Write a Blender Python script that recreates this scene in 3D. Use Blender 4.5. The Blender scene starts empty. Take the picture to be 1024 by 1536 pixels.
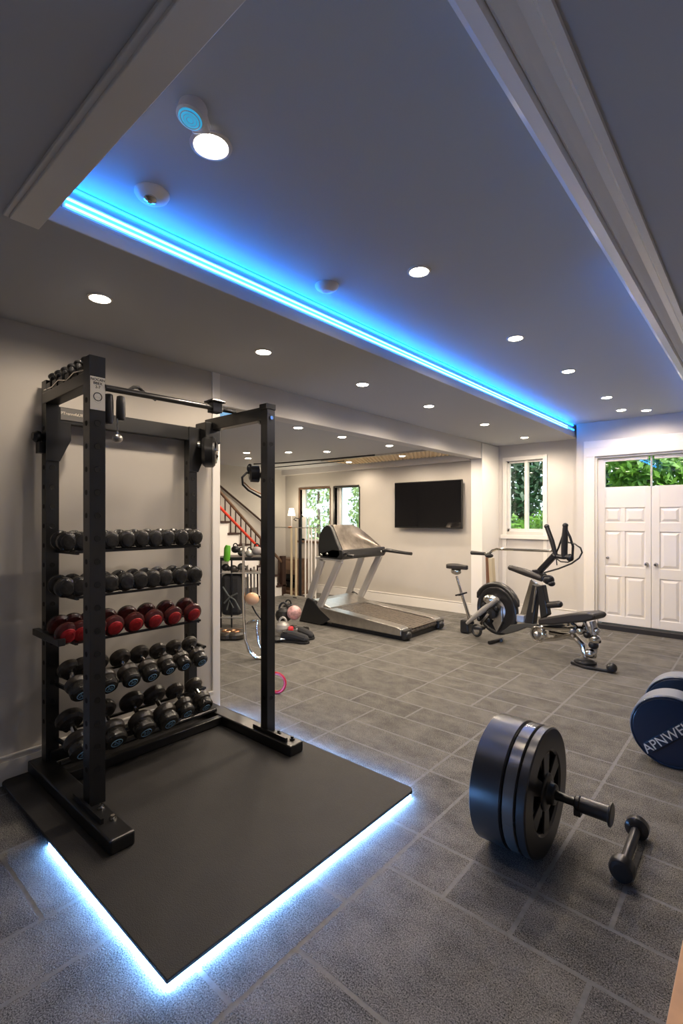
import bpy, bmesh, math, random
from mathutils import Vector, Matrix
random.seed(7)
C = bpy.context.scene.collection
PI = math.pi
S, K = math.sin(math.radians(41)), math.cos(math.radians(41))
H = 1.4
# ---------- measuring helpers (used while laying the place out) ----------
def ray(px, py):
    r = (px - 512) / 733.0; u = (775 - py) / 733.0
    return Vector((-S + K * r, K + S * r, u))
def onX(px, py, X):
    d = ray(px, py); t = X / d.x; return Vector((X, d.y * t, H + d.z * t))
def onY(px, py, Y):
    d = ray(px, py); t = Y / d.y; return Vector((d.x * t, Y, H + d.z * t))
def onZ(px, py, Z):
    d = ray(px, py); t = (Z - H) / d.z; return Vector((d.x * t, d.y * t, Z))

# ---------- materials ----------
MATS = {}
def mat(name, col, rough=.5, metal=0.0, emit=None, es=0.0, nscale=None, namt=.15, bump=0.0, bscale=None, coat=0.0, spec=.5):
    m = bpy.data.materials.new(name); m.use_nodes = True
    nt = m.node_tree; b = nt.nodes['Principled BSDF']
    b.inputs['Base Color'].default_value = (*col, 1)
    b.inputs['Roughness'].default_value = rough
    b.inputs['Metallic'].default_value = metal
    b.inputs['Coat Weight'].default_value = coat
    b.inputs['Specular IOR Level'].default_value = spec
    if emit:
        b.inputs['Emission Color'].default_value = (*emit, 1); b.inputs['Emission Strength'].default_value = es
    if nscale:
        tc = nt.nodes.new('ShaderNodeTexCoord'); n = nt.nodes.new('ShaderNodeTexNoise')
        n.inputs['Scale'].default_value = nscale; n.inputs['Detail'].default_value = 5
        nt.links.new(tc.outputs['Object'], n.inputs['Vector'])
        cr = nt.nodes.new('ShaderNodeValToRGB')
        cr.color_ramp.elements[0].position = .3; cr.color_ramp.elements[1].position = .7
        cr.color_ramp.elements[0].color = (*[max(0, c * (1 - namt)) for c in col], 1)
        cr.color_ramp.elements[1].color = (*[min(1, c * (1 + namt)) for c in col], 1)
        nt.links.new(n.outputs['Fac'], cr.inputs['Fac']); nt.links.new(cr.outputs['Color'], b.inputs['Base Color'])
    if bump:
        tc = nt.nodes.new('ShaderNodeTexCoord'); n = nt.nodes.new('ShaderNodeTexNoise')
        n.inputs['Scale'].default_value = bscale or 60; n.inputs['Detail'].default_value = 4
        nt.links.new(tc.outputs['Object'], n.inputs['Vector'])
        bp = nt.nodes.new('ShaderNodeBump'); bp.inputs['Strength'].default_value = bump; bp.inputs['Distance'].default_value = .01
        nt.links.new(n.outputs['Fac'], bp.inputs['Height']); nt.links.new(bp.outputs['Normal'], b.inputs['Normal'])
    MATS[name] = m
    return m
def carpet(name, dark, light):
    m = bpy.data.materials.new(name); m.use_nodes = True
    nt = m.node_tree; b = nt.nodes['Principled BSDF']; L = nt.links.new
    b.inputs['Roughness'].default_value = .85; b.inputs['Specular IOR Level'].default_value = .25
    tc = nt.nodes.new('ShaderNodeTexCoord')
    n1 = nt.nodes.new('ShaderNodeTexNoise'); n1.inputs['Scale'].default_value = 210; n1.inputs['Detail'].default_value = 3; n1.inputs['Roughness'].default_value = .8
    n2 = nt.nodes.new('ShaderNodeTexNoise'); n2.inputs['Scale'].default_value = 6; n2.inputs['Detail'].default_value = 6; n2.inputs['Roughness'].default_value = .7
    mp = nt.nodes.new('ShaderNodeMapping'); mp.inputs['Scale'].default_value = (1, 1.25, 1)
    L(tc.outputs['Object'], mp.inputs['Vector']); L(mp.outputs['Vector'], n2.inputs['Vector']); L(tc.outputs['Object'], n1.inputs['Vector'])
    at = nt.nodes.new('ShaderNodeAttribute'); at.attribute_name = 'tone'
    a = nt.nodes.new('ShaderNodeMath'); a.operation = 'MULTIPLY_ADD'; L(n1.outputs['Fac'], a.inputs[0]); a.inputs[1].default_value = 3.0; a.inputs[2].default_value = -1.33
    c = nt.nodes.new('ShaderNodeMath'); c.operation = 'MULTIPLY_ADD'; L(n2.outputs['Fac'], c.inputs[0]); c.inputs[1].default_value = .8; L(a.outputs[0], c.inputs[2])
    d = nt.nodes.new('ShaderNodeMath'); d.operation = 'MULTIPLY_ADD'; L(at.outputs['Fac'], d.inputs[0]); d.inputs[1].default_value = .10; L(c.outputs[0], d.inputs[2])
    cr = nt.nodes.new('ShaderNodeValToRGB'); cr.color_ramp.elements[0].position = .25; cr.color_ramp.elements[1].position = 1.25 - .2
    cr.color_ramp.elements[0].color = (*dark, 1); cr.color_ramp.elements[1].color = (*light, 1)
    L(d.outputs[0], cr.inputs['Fac']); L(cr.outputs['Color'], b.inputs['Base Color'])
    bp = nt.nodes.new('ShaderNodeBump'); bp.inputs['Strength'].default_value = .5; bp.inputs['Distance'].default_value = .004
    L(n1.outputs['Fac'], bp.inputs['Height']); L(bp.outputs['Normal'], b.inputs['Normal'])
    return m
def glass_mat(name, tint=(1, 1, 1)):
    m = bpy.data.materials.new(name); m.use_nodes = True
    nt = m.node_tree; nt.nodes.clear(); L = nt.links.new
    o = nt.nodes.new('ShaderNodeOutputMaterial'); mx = nt.nodes.new('ShaderNodeMixShader')
    t = nt.nodes.new('ShaderNodeBsdfTransparent'); t.inputs['Color'].default_value = (*tint, 1)
    g = nt.nodes.new('ShaderNodeBsdfGlossy'); g.inputs['Roughness'].default_value = .02
    f = nt.nodes.new('ShaderNodeFresnel'); f.inputs['IOR'].default_value = 1.5
    mn = nt.nodes.new('ShaderNodeMath'); mn.operation = 'MINIMUM'; mn.inputs[1].default_value = .10; L(f.outputs[0], mn.inputs[0]); L(mn.outputs[0], mx.inputs[0]); L(t.outputs[0], mx.inputs[1]); L(g.outputs[0], mx.inputs[2]); L(mx.outputs[0], o.inputs['Surface'])
    return m
def leaf_mat(name, a, b2):
    m = bpy.data.materials.new(name); m.use_nodes = True
    nt = m.node_tree; L = nt.links.new; b = nt.nodes['Principled BSDF']
    tc = nt.nodes.new('ShaderNodeTexCoord'); n = nt.nodes.new('ShaderNodeTexNoise'); n.inputs['Scale'].default_value = 5; n.inputs['Detail'].default_value = 4
    cr = nt.nodes.new('ShaderNodeValToRGB'); cr.color_ramp.elements[0].position = .35; cr.color_ramp.elements[1].position = .65
    cr.color_ramp.elements[0].color = (*a, 1); cr.color_ramp.elements[1].color = (*b2, 1)
    L(tc.outputs['Object'], n.inputs['Vector']); L(n.outputs['Fac'], cr.inputs['Fac']); L(cr.outputs['Color'], b.inputs['Base Color'])
    b.inputs['Roughness'].default_value = .5
    tr = nt.nodes.new('ShaderNodeBsdfTranslucent'); L(cr.outputs['Color'], tr.inputs['Color'])
    mx = nt.nodes.new('ShaderNodeMixShader'); mx.inputs[0].default_value = .4
    L(b.outputs[0], mx.inputs[1]); L(tr.outputs[0], mx.inputs[2]); L(mx.outputs[0], nt.nodes['Material Output'].inputs['Surface'])
    return m

WALL = mat('greige_wall_paint', (.47, .44, .40), .75, nscale=3, namt=.03)
WALLF = mat('pale_wall_paint', (.58, .555, .53), .75, nscale=3, namt=.03)
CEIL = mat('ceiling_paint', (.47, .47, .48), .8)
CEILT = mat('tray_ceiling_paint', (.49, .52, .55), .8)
TRIM = mat('white_trim_paint', (.74, .715, .68), .4)
GLOSSTRIM = mat('gloss_trim_paint', (.84, .82, .79), .2)
DOORP = mat('white_door_paint', (.78, .745, .70), .35)
TILE = carpet('charcoal_carpet_tile', (.011, .011, .011), (.25, .235, .21))
GROUT = mat('tile_joint', (.15, .147, .144), .7, nscale=40, namt=.15)
RUBBER = mat('mat_rubber', (.019, .0175, .0165), .7, nscale=9, namt=.12, bump=.25, bscale=260)
BLACK = mat('black_powder_coat', (.013, .013, .0135), .32, 0.0, spec=.55)
BLACKM = mat('black_satin_steel', (.022, .022, .024), .3, .5)
VOID = mat('hole_dark', (.002, .002, .002), .7)
DBRUB = mat('dumbbell_rubber', (.020, .019, .018), .27, nscale=25, namt=.5, bump=.25, bscale=45)
DBRUB2 = mat('worn_dumbbell_rubber', (.040, .034, .028), .33, nscale=30, namt=.7, bump=.45, bscale=40)
DBMAR = mat('maroon_black_rubber', (.055, .010, .010), .27, nscale=14, namt=.8, bump=.25, bscale=45)
DBRED = mat('red_vinyl', (.32, .012, .015), .25, nscale=30, namt=.4, bump=.2, bscale=50)
CHROME = mat('chrome', (.62, .60, .57), .12, 1.0)
STEEL = mat('brushed_silver', (.52, .50, .47), .32, 1.0, nscale=20, namt=.1)
SILVERP = mat('silver_paint', (.48, .46, .43), .35, .45)
PLASTIC = mat('black_plastic', (.016, .016, .017), .32)
PAD = mat('black_vinyl_pad', (.020, .017, .016), .42, bump=.1, bscale=60)
BELT = mat('treadmill_belt', (.10, .085, .07), .55, nscale=35, namt=.9, bump=.5, bscale=60)
CONS = mat('console_metal_film', (.34, .30, .26), .28, .8, nscale=7, namt=.5, bump=.2, bscale=9)
SCREEN = mat('tv_screen', (.004, .004, .005), .06, coat=.5)
BEZEL = mat('tv_bezel', (.01, .01, .01), .3)
LETTER = mat('pale_lettering', (.65, .60, .52), .5)
LETTER_BLUELIT = mat('blue_lit_lettering', (.25, .50, .75), .4)  # white badge lettering with the blue light put into its colour
STICK = mat('sticker_paper', (.75, .72, .64), .6, nscale=8, namt=.1)
BLUED = mat('blue_urethane', (.003, .013, .034), .28, coat=.2)
BLUESIDE = mat('grey_blue_urethane', (.16, .18, .22), .3)
PLATE = mat('black_bumper_plate', (.016, .015, .015), .3)
PLATEB = mat('satin_steel_band', (.13, .125, .12), .22, .7)
HUB = mat('black_cast_iron', (.012, .012, .012), .3, .3)
GLOWW = mat('lamp_lens', (1, .95, .85), .4, emit=(1, .87, .70), es=28)
LEDB = mat('blue_led_glow', (.1, .3, 1), .4, emit=(.006, .25, 1.0), es=18)
LEDC = mat('cyan_led_core', (.4, .8, 1), .4, emit=(.035, .28, 1.0), es=29)
LEDW = mat('white_blue_led', (.6, .8, 1), .4, emit=(.18, .44, 1.0), es=215)
BLUEGLOW = mat('added_blue_glow', (.4, .6, .9), .4, emit=(.12, .36, .62), es=.9)  # emission stands in for blue light on the far room ceiling
LEDSENS = mat('blue_lens', (.15, .6, .9), .3, emit=(.03, .45, .8), es=.55)
WHITEP = mat('white_plastic', (.70, .66, .63), .4)
WOOD = mat('oak', (.50, .27, .13), .5, nscale=6, namt=.25)
WOODD = mat('dark_brown_wood', (.13, .075, .045), .45, nscale=10, namt=.3)
STAIRW = mat('dark_stair_wood', (.035, .015, .010), .4)
REDR = mat('red_rail_paint', (.62, .045, .02), .35)
REDP = mat('red_plastic', (.50, .01, .02), .35)
GREEN = mat('green_foam', (.10, .38, .02), .5)
TAN = mat('tan_leather', (.62, .36, .20), .35)
PINK = mat('pink_white_mottle', (.60, .33, .30), .4, nscale=18, namt=.7)
SHADE = mat('lamp_shade_cloth', (.85, .82, .75), .8, emit=(1, .9, .72), es=1.6)
GOLD = mat('woven_brass', (.86, .70, .46), .45, .15)
CREAM = mat('cream_enamel', (.62, .53, .36), .3, .3)
TIREM = mat('tire_rubber', (.02, .02, .02), .5)
FLOORP = mat('dark_threshold', (.02, .018, .018), .5)
GLASS = glass_mat('window_glass', (.93, .97, .95))
FRAMED = mat('dark_window_frame', (.02, .018, .016), .4)
EARTH = mat('garden_soil', (.10, .12, .05), .9, nscale=4, namt=.5)
LEAF1 = leaf_mat('bright_leaves', (.05, .16, .015), (.22, .42, .05))
LEAF2 = leaf_mat('dark_leaves', (.010, .035, .016), (.04, .12, .045))
LEAF3 = leaf_mat('pale_leaves', (.12, .22, .06), (.45, .55, .25))
BARK = mat('bark', (.09, .06, .04), .9, nscale=12, namt=.4)
FABRIC = mat('black_cloth', (.02, .02, .022), .8)
COPPER = mat('copper', (.55, .28, .15), .3, 1.0)

# ---------- mesh builder ----------
OFF = {}
def worldloc(o):
    return OFF.get(o.name, Vector((0, 0, 0))) if o else Vector((0, 0, 0))
def basis(d):
    d = Vector(d).normalized()
    a = Vector((0, 0, 1)) if abs(d.z) < .9 else Vector((1, 0, 0))
    u = d.cross(a).normalized(); v = d.cross(u).normalized()
    return u, v, d
class MB:
    def __init__(s): s.v = []; s.f = []; s.m = []; s.sm = []; s.mi = 0; s.tone = {}
    def add(s, vs, fs, smooth=False):
        b = len(s.v); s.v += [Vector(x) for x in vs]
        for f in fs: s.f.append([b + i for i in f]); s.m.append(s.mi); s.sm.append(smooth)
        return s
    def box(s, x0, x1, y0, y1, z0, z1):
        v = [(x, y, z) for x in (x0, x1) for y in (y0, y1) for z in (z0, z1)]
        return s.add(v, [(0, 1, 3, 2), (4, 6, 7, 5), (0, 4, 5, 1), (2, 3, 7, 6), (0, 2, 6, 4), (1, 5, 7, 3)])
    def obox(s, c, ax, ay, az):
        c, ax, ay, az = Vector(c), Vector(ax), Vector(ay), Vector(az)
        v = [c + ax * i + ay * j + az * k for i in (-1, 1) for j in (-1, 1) for k in (-1, 1)]
        return s.add(v, [(0, 1, 3, 2), (4, 6, 7, 5), (0, 4, 5, 1), (2, 3, 7, 6), (0, 2, 6, 4), (1, 5, 7, 3)])
    def beam(s, p0, p1, w, h, up=(0, 0, 1)):
        p0, p1 = Vector(p0), Vector(p1); d = (p1 - p0); L = d.length; d = d.normalized()
        sd = d.cross(Vector(up))
        if sd.length < .01: sd = d.cross(Vector((1, 0, 0)))
        sd.normalize(); u = sd.cross(d).normalized()
        return s.obox((p0 + p1) / 2, d * L / 2, sd * w / 2, u * h / 2)
    def cyl(s, p0, p1, r0, r1=None, n=20, cap=True):
        r1 = r0 if r1 is None else r1
        p0, p1 = Vector(p0), Vector(p1); u, v, d = basis(p1 - p0)
        vs = []
        for p, r in ((p0, r0), (p1, r1)):
            for i in range(n):
                a = 2 * PI * i / n; vs.append(p + u * math.cos(a) * r + v * math.sin(a) * r)
        s.add(vs, [(i, (i + 1) % n, n + (i + 1) % n, n + i) for i in range(n)], True)
        if cap:
            s.add(vs[:n], [tuple(range(n - 1, -1, -1))]); s.add(vs[n:], [tuple(range(n))])
        return s
    def lathe(s, p, d, prof, n=28, smooth=True):
        p = Vector(p); u, v, d = basis(d); vs = []
        for (t, r) in prof:
            for i in range(n):
                a = 2 * PI * i / n; vs.append(p + d * t + (u * math.cos(a) + v * math.sin(a)) * r)
        k = len(prof); fs = []
        for j in range(k - 1):
            for i in range(n):
                fs.append((j * n + i, j * n + (i + 1) % n, (j + 1) * n + (i + 1) % n, (j + 1) * n + i))
        s.add(vs, fs, smooth)
        s.add(vs[:n], [tuple(range(n - 1, -1, -1))]); s.add(vs[-n:], [tuple(range(n))])
        return s
    def ell(s, c, rx, ry, rz, n=16, m=10, M=None):
        vs = []; c = Vector(c)
        for j in range(m + 1):
            th = PI * j / m
            for i in range(n):
                a = 2 * PI * i / n
                q = Vector((rx * math.sin(th) * math.cos(a), ry * math.sin(th) * math.sin(a), rz * math.cos(th)))
                if M: q = M @ q
                vs.append(c + q)
        fs = [(j * n + i, (j + 1) * n + i, (j + 1) * n + (i + 1) % n, j * n + (i + 1) % n) for j in range(m) for i in range(n)]
        return s.add(vs, fs, True)
    def tube(s, pts, r, n=10, closed=False, flat=1.0):
        pts = [Vector(p) for p in pts]; k = len(pts); vs = []
        pu = None
        for i, p in enumerate(pts):
            a = pts[(i - 1) % k] if (closed or i > 0) else p; b = pts[(i + 1) % k] if (closed or i < k - 1) else p
            d = (b - a).normalized()
            if pu is None: u, v, _ = basis(d)
            else:
                u = (pu - d * pu.dot(d)).normalized(); v = d.cross(u).normalized()
            pu = u
            rr = r[i] if isinstance(r, (list, tuple)) else r
            for q in range(n):
                t = 2 * PI * q / n; vs.append(p + u * math.cos(t) * rr + v * math.sin(t) * rr * flat)
        fs = []
        for j in range(k if closed else k - 1):
            for i in range(n):
                fs.append((j * n + i, j * n + (i + 1) % n, ((j + 1) % k) * n + (i + 1) % n, ((j + 1) % k) * n + i))
        s.add(vs, fs, True)
        if not closed:
            s.add(vs[:n], [tuple(range(n - 1, -1, -1))]); s.add(vs[-n:], [tuple(range(n))])
        return s
    def torus(s, c, axis, R, r, n=40, m=10):
        u, v, d = basis(axis); c = Vector(c)
        return s.tube([c + (u * math.cos(2 * PI * i / n) + v * math.sin(2 * PI * i / n)) * R for i in range(n)], r, m, True)
    def prism(s, poly, ext):
        """poly: list of 3D points (planar outline), ext: extrusion vector"""
        n = len(poly); poly = [Vector(p) for p in poly]; e = Vector(ext)
        return s.add(poly + [p + e for p in poly], [tuple(range(n - 1, -1, -1)), tuple(range(n, 2 * n))] + [(i, (i + 1) % n, n + (i + 1) % n, n + i) for i in range(n)])
    def build(s, name, mats, parent=None, bevel=0, label=None):
        off = worldloc(parent)
        me = bpy.data.meshes.new(name)
        me.from_pydata([v - off for v in s.v], [], s.f)
        mats = mats if isinstance(mats, (list, tuple)) else [mats]
        for m in mats: me.materials.append(m)
        me.polygons.foreach_set('material_index', s.m); me.polygons.foreach_set('use_smooth', s.sm)
        me.update()
        bm = bmesh.new(); bm.from_mesh(me)
        bmesh.ops.recalc_face_normals(bm, faces=bm.faces)
        for e in bm.edges:
            if len(e.link_faces) == 2 and e.calc_face_angle(0) > .52: e.smooth = False
        bm.to_mesh(me); bm.free()
        o = bpy.data.objects.new(name, me); C.objects.link(o); o.parent = parent
        OFF[o.name] = off.copy()
        if bevel:
            bv = o.modifiers.new('bevel', 'BEVEL'); bv.width = bevel; bv.segments = 2; bv.limit_method = 'ANGLE'
        if label: o['label'] = label
        return o
def thing(name, label, cat, loc=(0, 0, 0), group=None):
    o = bpy.data.objects.new(name, None); C.objects.link(o); o.location = loc
    o['label'] = label; o['category'] = cat
    if group: o['group'] = group
    OFF[o.name] = Vector(loc); return o
def tag(o, label, cat, group=None):
    o['label'] = label; o['category'] = cat
    if group: o['group'] = group
    return o
def struct(o): o['kind'] = 'structure'; return o
def bx(name, m, parent, *a, bevel=0): return MB().box(*a).build(name, m, parent, bevel)
def text(name, body, size, org, right, up, m, parent, ext=.002):
    cu = bpy.data.curves.new(name, 'FONT'); cu.body = body; cu.size = size; cu.extrude = ext; cu.align_x = 'CENTER'; cu.align_y = 'CENTER'
    t = bpy.data.objects.new('tmp', cu); C.objects.link(t)
    dg = bpy.context.evaluated_depsgraph_get(); me = bpy.data.meshes.new_from_object(t.evaluated_get(dg))
    bpy.data.objects.remove(t)
    r = Vector(right).normalized(); u = Vector(up).normalized(); n = r.cross(u); off = worldloc(parent); o0 = Vector(org)
    for v in me.vertices: v.co = o0 + r * v.co.x + u * v.co.y + n * v.co.z - off
    me.materials.clear(); me.materials.append(m); me.name = name
    o = bpy.data.objects.new(name, me); C.objects.link(o); o.parent = parent; OFF[o.name] = off.copy(); return o
def dup(root, loc, label=None, group=None, rot=None):
    def rec(o, par):
        c = o.copy(); C.objects.link(c); c.parent = par
        for ch in [x for x in bpy.data.objects if x.parent == o]: rec(ch, c)
        return c
    r = rec(root, None); r.location = loc
    if rot: r.rotation_euler = rot
    if label: r['label'] = label
    if group: r['group'] = group
    return r
ORD = ['leftmost', 'second from the left', 'third from the left', 'fourth from the left', 'fifth from the left', 'sixth from the left',
       'seventh from the left', 'eighth from the left', 'ninth from the left', 'tenth from the left']
NEAR = ['nearest', 'second nearest', 'third nearest', 'fourth nearest', 'fifth nearest', 'second farthest', 'farthest']

# ================= SETTING =================
XL, YD, YW, YT, XS = -3.01, 6.79, 7.0, 6.5, -7.1    # left wall, door wall, window wall, TV wall, stair wall
ZC, ZT, Z2, ZH = 2.44, 2.6, 2.3, 2.215               # soffit, tray, far room ceiling, header underside
# floor of carpet tiles
G = .25; GW = .008
def build_floor():
    i0, i1, j0, j1 = -24, 12, -8, 29
    used = {}
    tiles = []
    def put(i, j, w, h):
        for a in range(i, i + w):
            for b in range(j, j + h): used[(a, b)] = 1
        tiles.append((i, j, w, h))
    for t in [(0, 4, 3, 2), (0, 6, 1, 1), (1, 6, 1, 1), (2, 6, 2, 1), (4, 6, 2, 1), (0, 7, 2, 2), (2, 7, 1, 2), (3, 7, 2, 1), (3, 8, 2, 1),
              (3, 4, 2, 2), (5, 4, 2, 2), (0, 2, 2, 2), (2, 2, 2, 2), (-1, 3, 1, 2), (-1, 5, 1, 2), (-2, 1, 2, 2), (-3, 1, 1, 2), (-3, 3, 2, 2),
              (-5, 1, 2, 1), (-5, 2, 2, 2), (-1, 7, 1, 2), (0, 9, 2, 1), (2, 9, 2, 2), (0, 10, 1, 2), (1, 10, 1, 1), (0, 0, 2, 2)]:
        put(*t)
    sizes = [(2, 2), (2, 1), (2, 2), (3, 2), (1, 1), (2, 1), (3, 1)]
    for j in range(j0, j1):
        for i in range(i0, i1):
            if (i, j) in used: continue
            random.shuffle(sizes)
            for (w, h) in sizes + [(1, 1)]:
                if i + w > i1 or j + h > j1: continue
                if i < 0 < i + w: continue
                if j >= 6 and i < 2 < i + w: continue
                if any((a, b) in used for a in range(i, i + w) for b in range(j, j + h)): continue
                put(i, j, w, h); break
    mb = MB(); tones = []
    for (i, j, w, h) in tiles:
        x0, x1, y0, y1 = -1.15 + i * G + GW, -1.15 + (i + w) * G - GW, .1 + j * G + GW, .1 + (j + h) * G - GW
        mb.add([(x0, y0, 0), (x1, y0, 0), (x1, y1, 0), (x0, y1, 0)], [(0, 1, 2, 3)]); tones.append(random.random())
    mb.mi = 1
    X0, X1, Y0, Y1 = -1.15 + i0 * G, -1.15 + i1 * G, .1 + j0 * G, .1 + j1 * G
    mb.add([(X0, Y0, -.0006), (X1, Y0, -.0006), (X1, Y1, -.0006), (X0, Y1, -.0006)], [(0, 1, 2, 3)]); tones.append(0)
    o = mb.build('floor', [TILE, GROUT]); struct(o)
    at = o.data.attributes.new('tone', 'FLOAT', 'FACE')
    for k, v in enumerate(tones): at.data[k].value = v
build_floor()
XR, YB = 1.8, -1.7
struct(bx('wall_left', WALL, None, XL - .15, XL, YB, 2.04, 0, 2.7))
struct(bx('wall_right', WALL, None, XR, XR + .15, YB, 7.15, 0, 2.7))
struct(bx('wall_back', WALL, None, XL - .15, XR + .15, YB - .15, YB, 0, 2.7))
struct(bx('trim_1', TRIM, None, XL - .16, XL + .012, 2.04, 2.105, 0, 2.44, bevel=.004))     # end casing of the left wall
# header over the wide opening + the pier at its far end
struct(bx('trim_2', WALLF, None, XL - .15, XL, 2.105, YT, ZH, 2.7, bevel=.006))
struct(bx('trim_3', TRIM, None, XL - .155, XL + .005, YT - .06, YT + .12, 0, ZH + .02, bevel=.005))
struct(bx('trim_4', TRIM, None, XL - .002, XL + .014, YT - .06, YW, 0, 2.43, bevel=.004))
# far wall with the window hole
w0, w1, wz0, wz1 = -2.875, -2.35, 1.18, 2.21
XJ = -1.86
m = MB()
m.box(XL - .15, w0, YW, YW + .15, 0, 2.7).box(w1, XJ, YW, YW + .15, 0, 2.7).box(w0, w1, YW, YW + .15, 0, wz0).box(w0, w1, YW, YW + .15, wz1, 2.7)
m.box(XL - .15, XL, YT, YW, 0, 2.7)
struct(m.build('wall_far', WALLF))
# door wall
d0, d1, dz = -1.64, -.42, 2.16
m = MB()
m.box(XJ, d0, YD, YW + .15, 0, 2.7).box(d1, XR, YD, YW + .15, 0, 2.7).box(d0, d1, YD, YW + .15, dz, 2.7)
struct(m.build('wall_door', WALLF))
# second room walls
m = MB(); a0, a1, b0, b1, q0, q1 = -6.69, -5.93, -5.80, -5.25, .95, 1.915
m.box(XS - .15, a0, YT, YT + .15, 0, 2.5).box(a1, b0, YT, YT + .15, 0, 2.5).box(b1, XL - .155, YT, YT + .15, 0, 2.5)
m.box(a0, a1, YT, YT + .15, 0, q0).box(a0, a1, YT, YT + .15, q1, 2.5).box(b0, b1, YT, YT + .15, 0, q0).box(b0, b1, YT, YT + .15, q1, 2.5)
struct(m.build('wall_television', WALL))
struct(bx('wall_stairs', WALL, None, XS - .15, XS, 1.3, YT + .15, 0, 2.5))
struct(bx('wall_front', WALL, None, XS - .15, XL - .15, 1.3, 1.45, 0, 2.5))
# ceilings
m = MB()
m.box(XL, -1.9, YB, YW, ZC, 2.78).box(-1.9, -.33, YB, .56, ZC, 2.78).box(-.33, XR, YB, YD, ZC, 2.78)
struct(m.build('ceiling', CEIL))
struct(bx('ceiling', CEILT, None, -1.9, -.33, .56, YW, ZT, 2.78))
struct(bx('ceiling', CEIL, None, XS, XL - .15, 1.45, YT, Z2, 2.42))
# tray mouldings
m = MB()
prof = [(-.49, 2.6), (-.49, 2.452), (-.472, 2.436), (-.435, 2.424), (-.43, 2.444), (-.418, 2.428), (-.405, 2.436), (-.385, 2.452), (-.358, 2.446), (-.345, 2.424), (-.322, 2.424), (-.322, 2.6)]
m.prism([(x, .1 - .6, z) for x, z in prof], (0, YD + .5, 0))
struct(m.build('trim_5', GLOSSTRIM))
m = MB(); m.box(-1.95, -.49, .515, .605, ZC - .022, ZT); m.box(-1.965, -.49, .50, .517, ZC - .012, ZC + .01)
struct(m.build('trim_6', TRIM, bevel=.003))
m = MB(); m.box(-1.912, -1.885, .60, YD, ZC - .006, ZC + .06)
struct(m.build('trim_7', CEIL, bevel=.004))
# soffit band of the second room along the TV wall
struct(bx('trim_8', WALLF, None, XS, XL - .155, YT - .10, YT, Z2 - .10, Z2))
# baseboards
def baseboard(name, pts, nx, ny, h=.145):
    (xa, ya), (xb, yb) = pts
    m = MB()
    t = .018
    for (z0, z1, tt) in ((0, h - .03, t), (h - .03, h - .012, t * .75), (h - .012, h, t * 1.1)):
        m.box(min(xa, xb, xa + nx * tt, xb + nx * tt), max(xa, xb, xa + nx * tt, xb + nx * tt), min(ya, yb, ya + ny * tt, yb + ny * tt), max(ya, yb, ya + ny * tt, yb + ny * tt), z0, z1)
    struct(m.build(name, TRIM, bevel=.002))
baseboard('baseboard_left', ((XL, YB), (XL, 2.04)), 1, 0, .15)
baseboard('baseboard_television', ((XS, YT), (XL - .16, YT)), 0, -1, .16)
baseboard('baseboard_far', ((XL + .016, YW), (XJ, YW)), 0, -1, .145)
baseboard('baseboard_stairs', ((XS, 1.45), (XS, YT)), 1, 0, .14)
# garden ground
struct(bx('ground', EARTH, None, -14, 8, YW + .2, 22, -.1, .35))

# ---- window in the far wall ----
W = struct(MB().box(w0 - .055, w0, YW - .02, YW, wz0 - .06, wz1 + .055).box(w1, w1 + .055, YW - .02, YW, wz0 - .06, wz1 + .055).box(w0, w1, YW - .02, YW, wz1, wz1 + .055)
    .box(w0 - .075, w1 + .075, YW - .045, YW, wz0 - .10, wz0 - .045).build('window_1', TRIM, None, .003))
fr = MB(); mid = -2.60
fr.box(w0, w0 + .03, YW + .03, YW + .09, wz0, wz1).box(w1 - .02, w1, YW + .03, YW + .09, wz0, wz1).box(w0, w1, YW + .03, YW + .09, wz0, wz0 + .045).box(w0, w1, YW + .03, YW + .09, wz1 - .03, wz1)
fr.box(mid - .022, mid + .022, YW + .02, YW + .09, wz0, wz1).build('window_frame', TRIM, W, .003)
bx('pane', GLASS, W, w0 + .03, mid - .02, YW + .055, YW + .060, wz0 + .04, wz1 - .03)
bx('pane', GLASS, W, mid + .02, w1 - .02, YW + .065, YW + .070, wz0 + .04, wz1 - .03)
# flat apron panel below it
struct(MB().box(w0 - .06, w0 - .0, YW - .014, YW, .145, wz0 - .10).box(w1 - .0, w1 + .05, YW - .010, YW, .145, wz0 - .10).build('trim_9', TRIM, None, .002))
# ---- second-room windows ----
for n, (xa, xb) in ((2, (a0, a1)), (3, (b0, b1))):
    Wn = struct(MB().box(xa - .035, xa, YT - .015, YT + .1, q0, q1 + .03).box(xa, xb, YT - .015, YT + .1, q1, q1 + .03).box(xb, xb + .02, YT - .012, YT + .1, q0, q1)
        .box(xa - .05, xb + .03, YT - .04, YT + .1, q0 - .04, q0).build('window_%d' % n, FRAMED if n == 3 else WOODD, None, .003))
    MB().box(xa, xa + .09, YT + .05, YT + .1, q0, q1).box(xb - .03, xb, YT + .05, YT + .1, q0, q1).box(xa, xb, YT + .05, YT + .1, q0, q0 + .03).build('window_frame', TRIM, Wn)
    bx('pane', GLASS, Wn, xa + .09, xb - .03, YT + .07, YT + .075, q0 + .03, q1)
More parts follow.
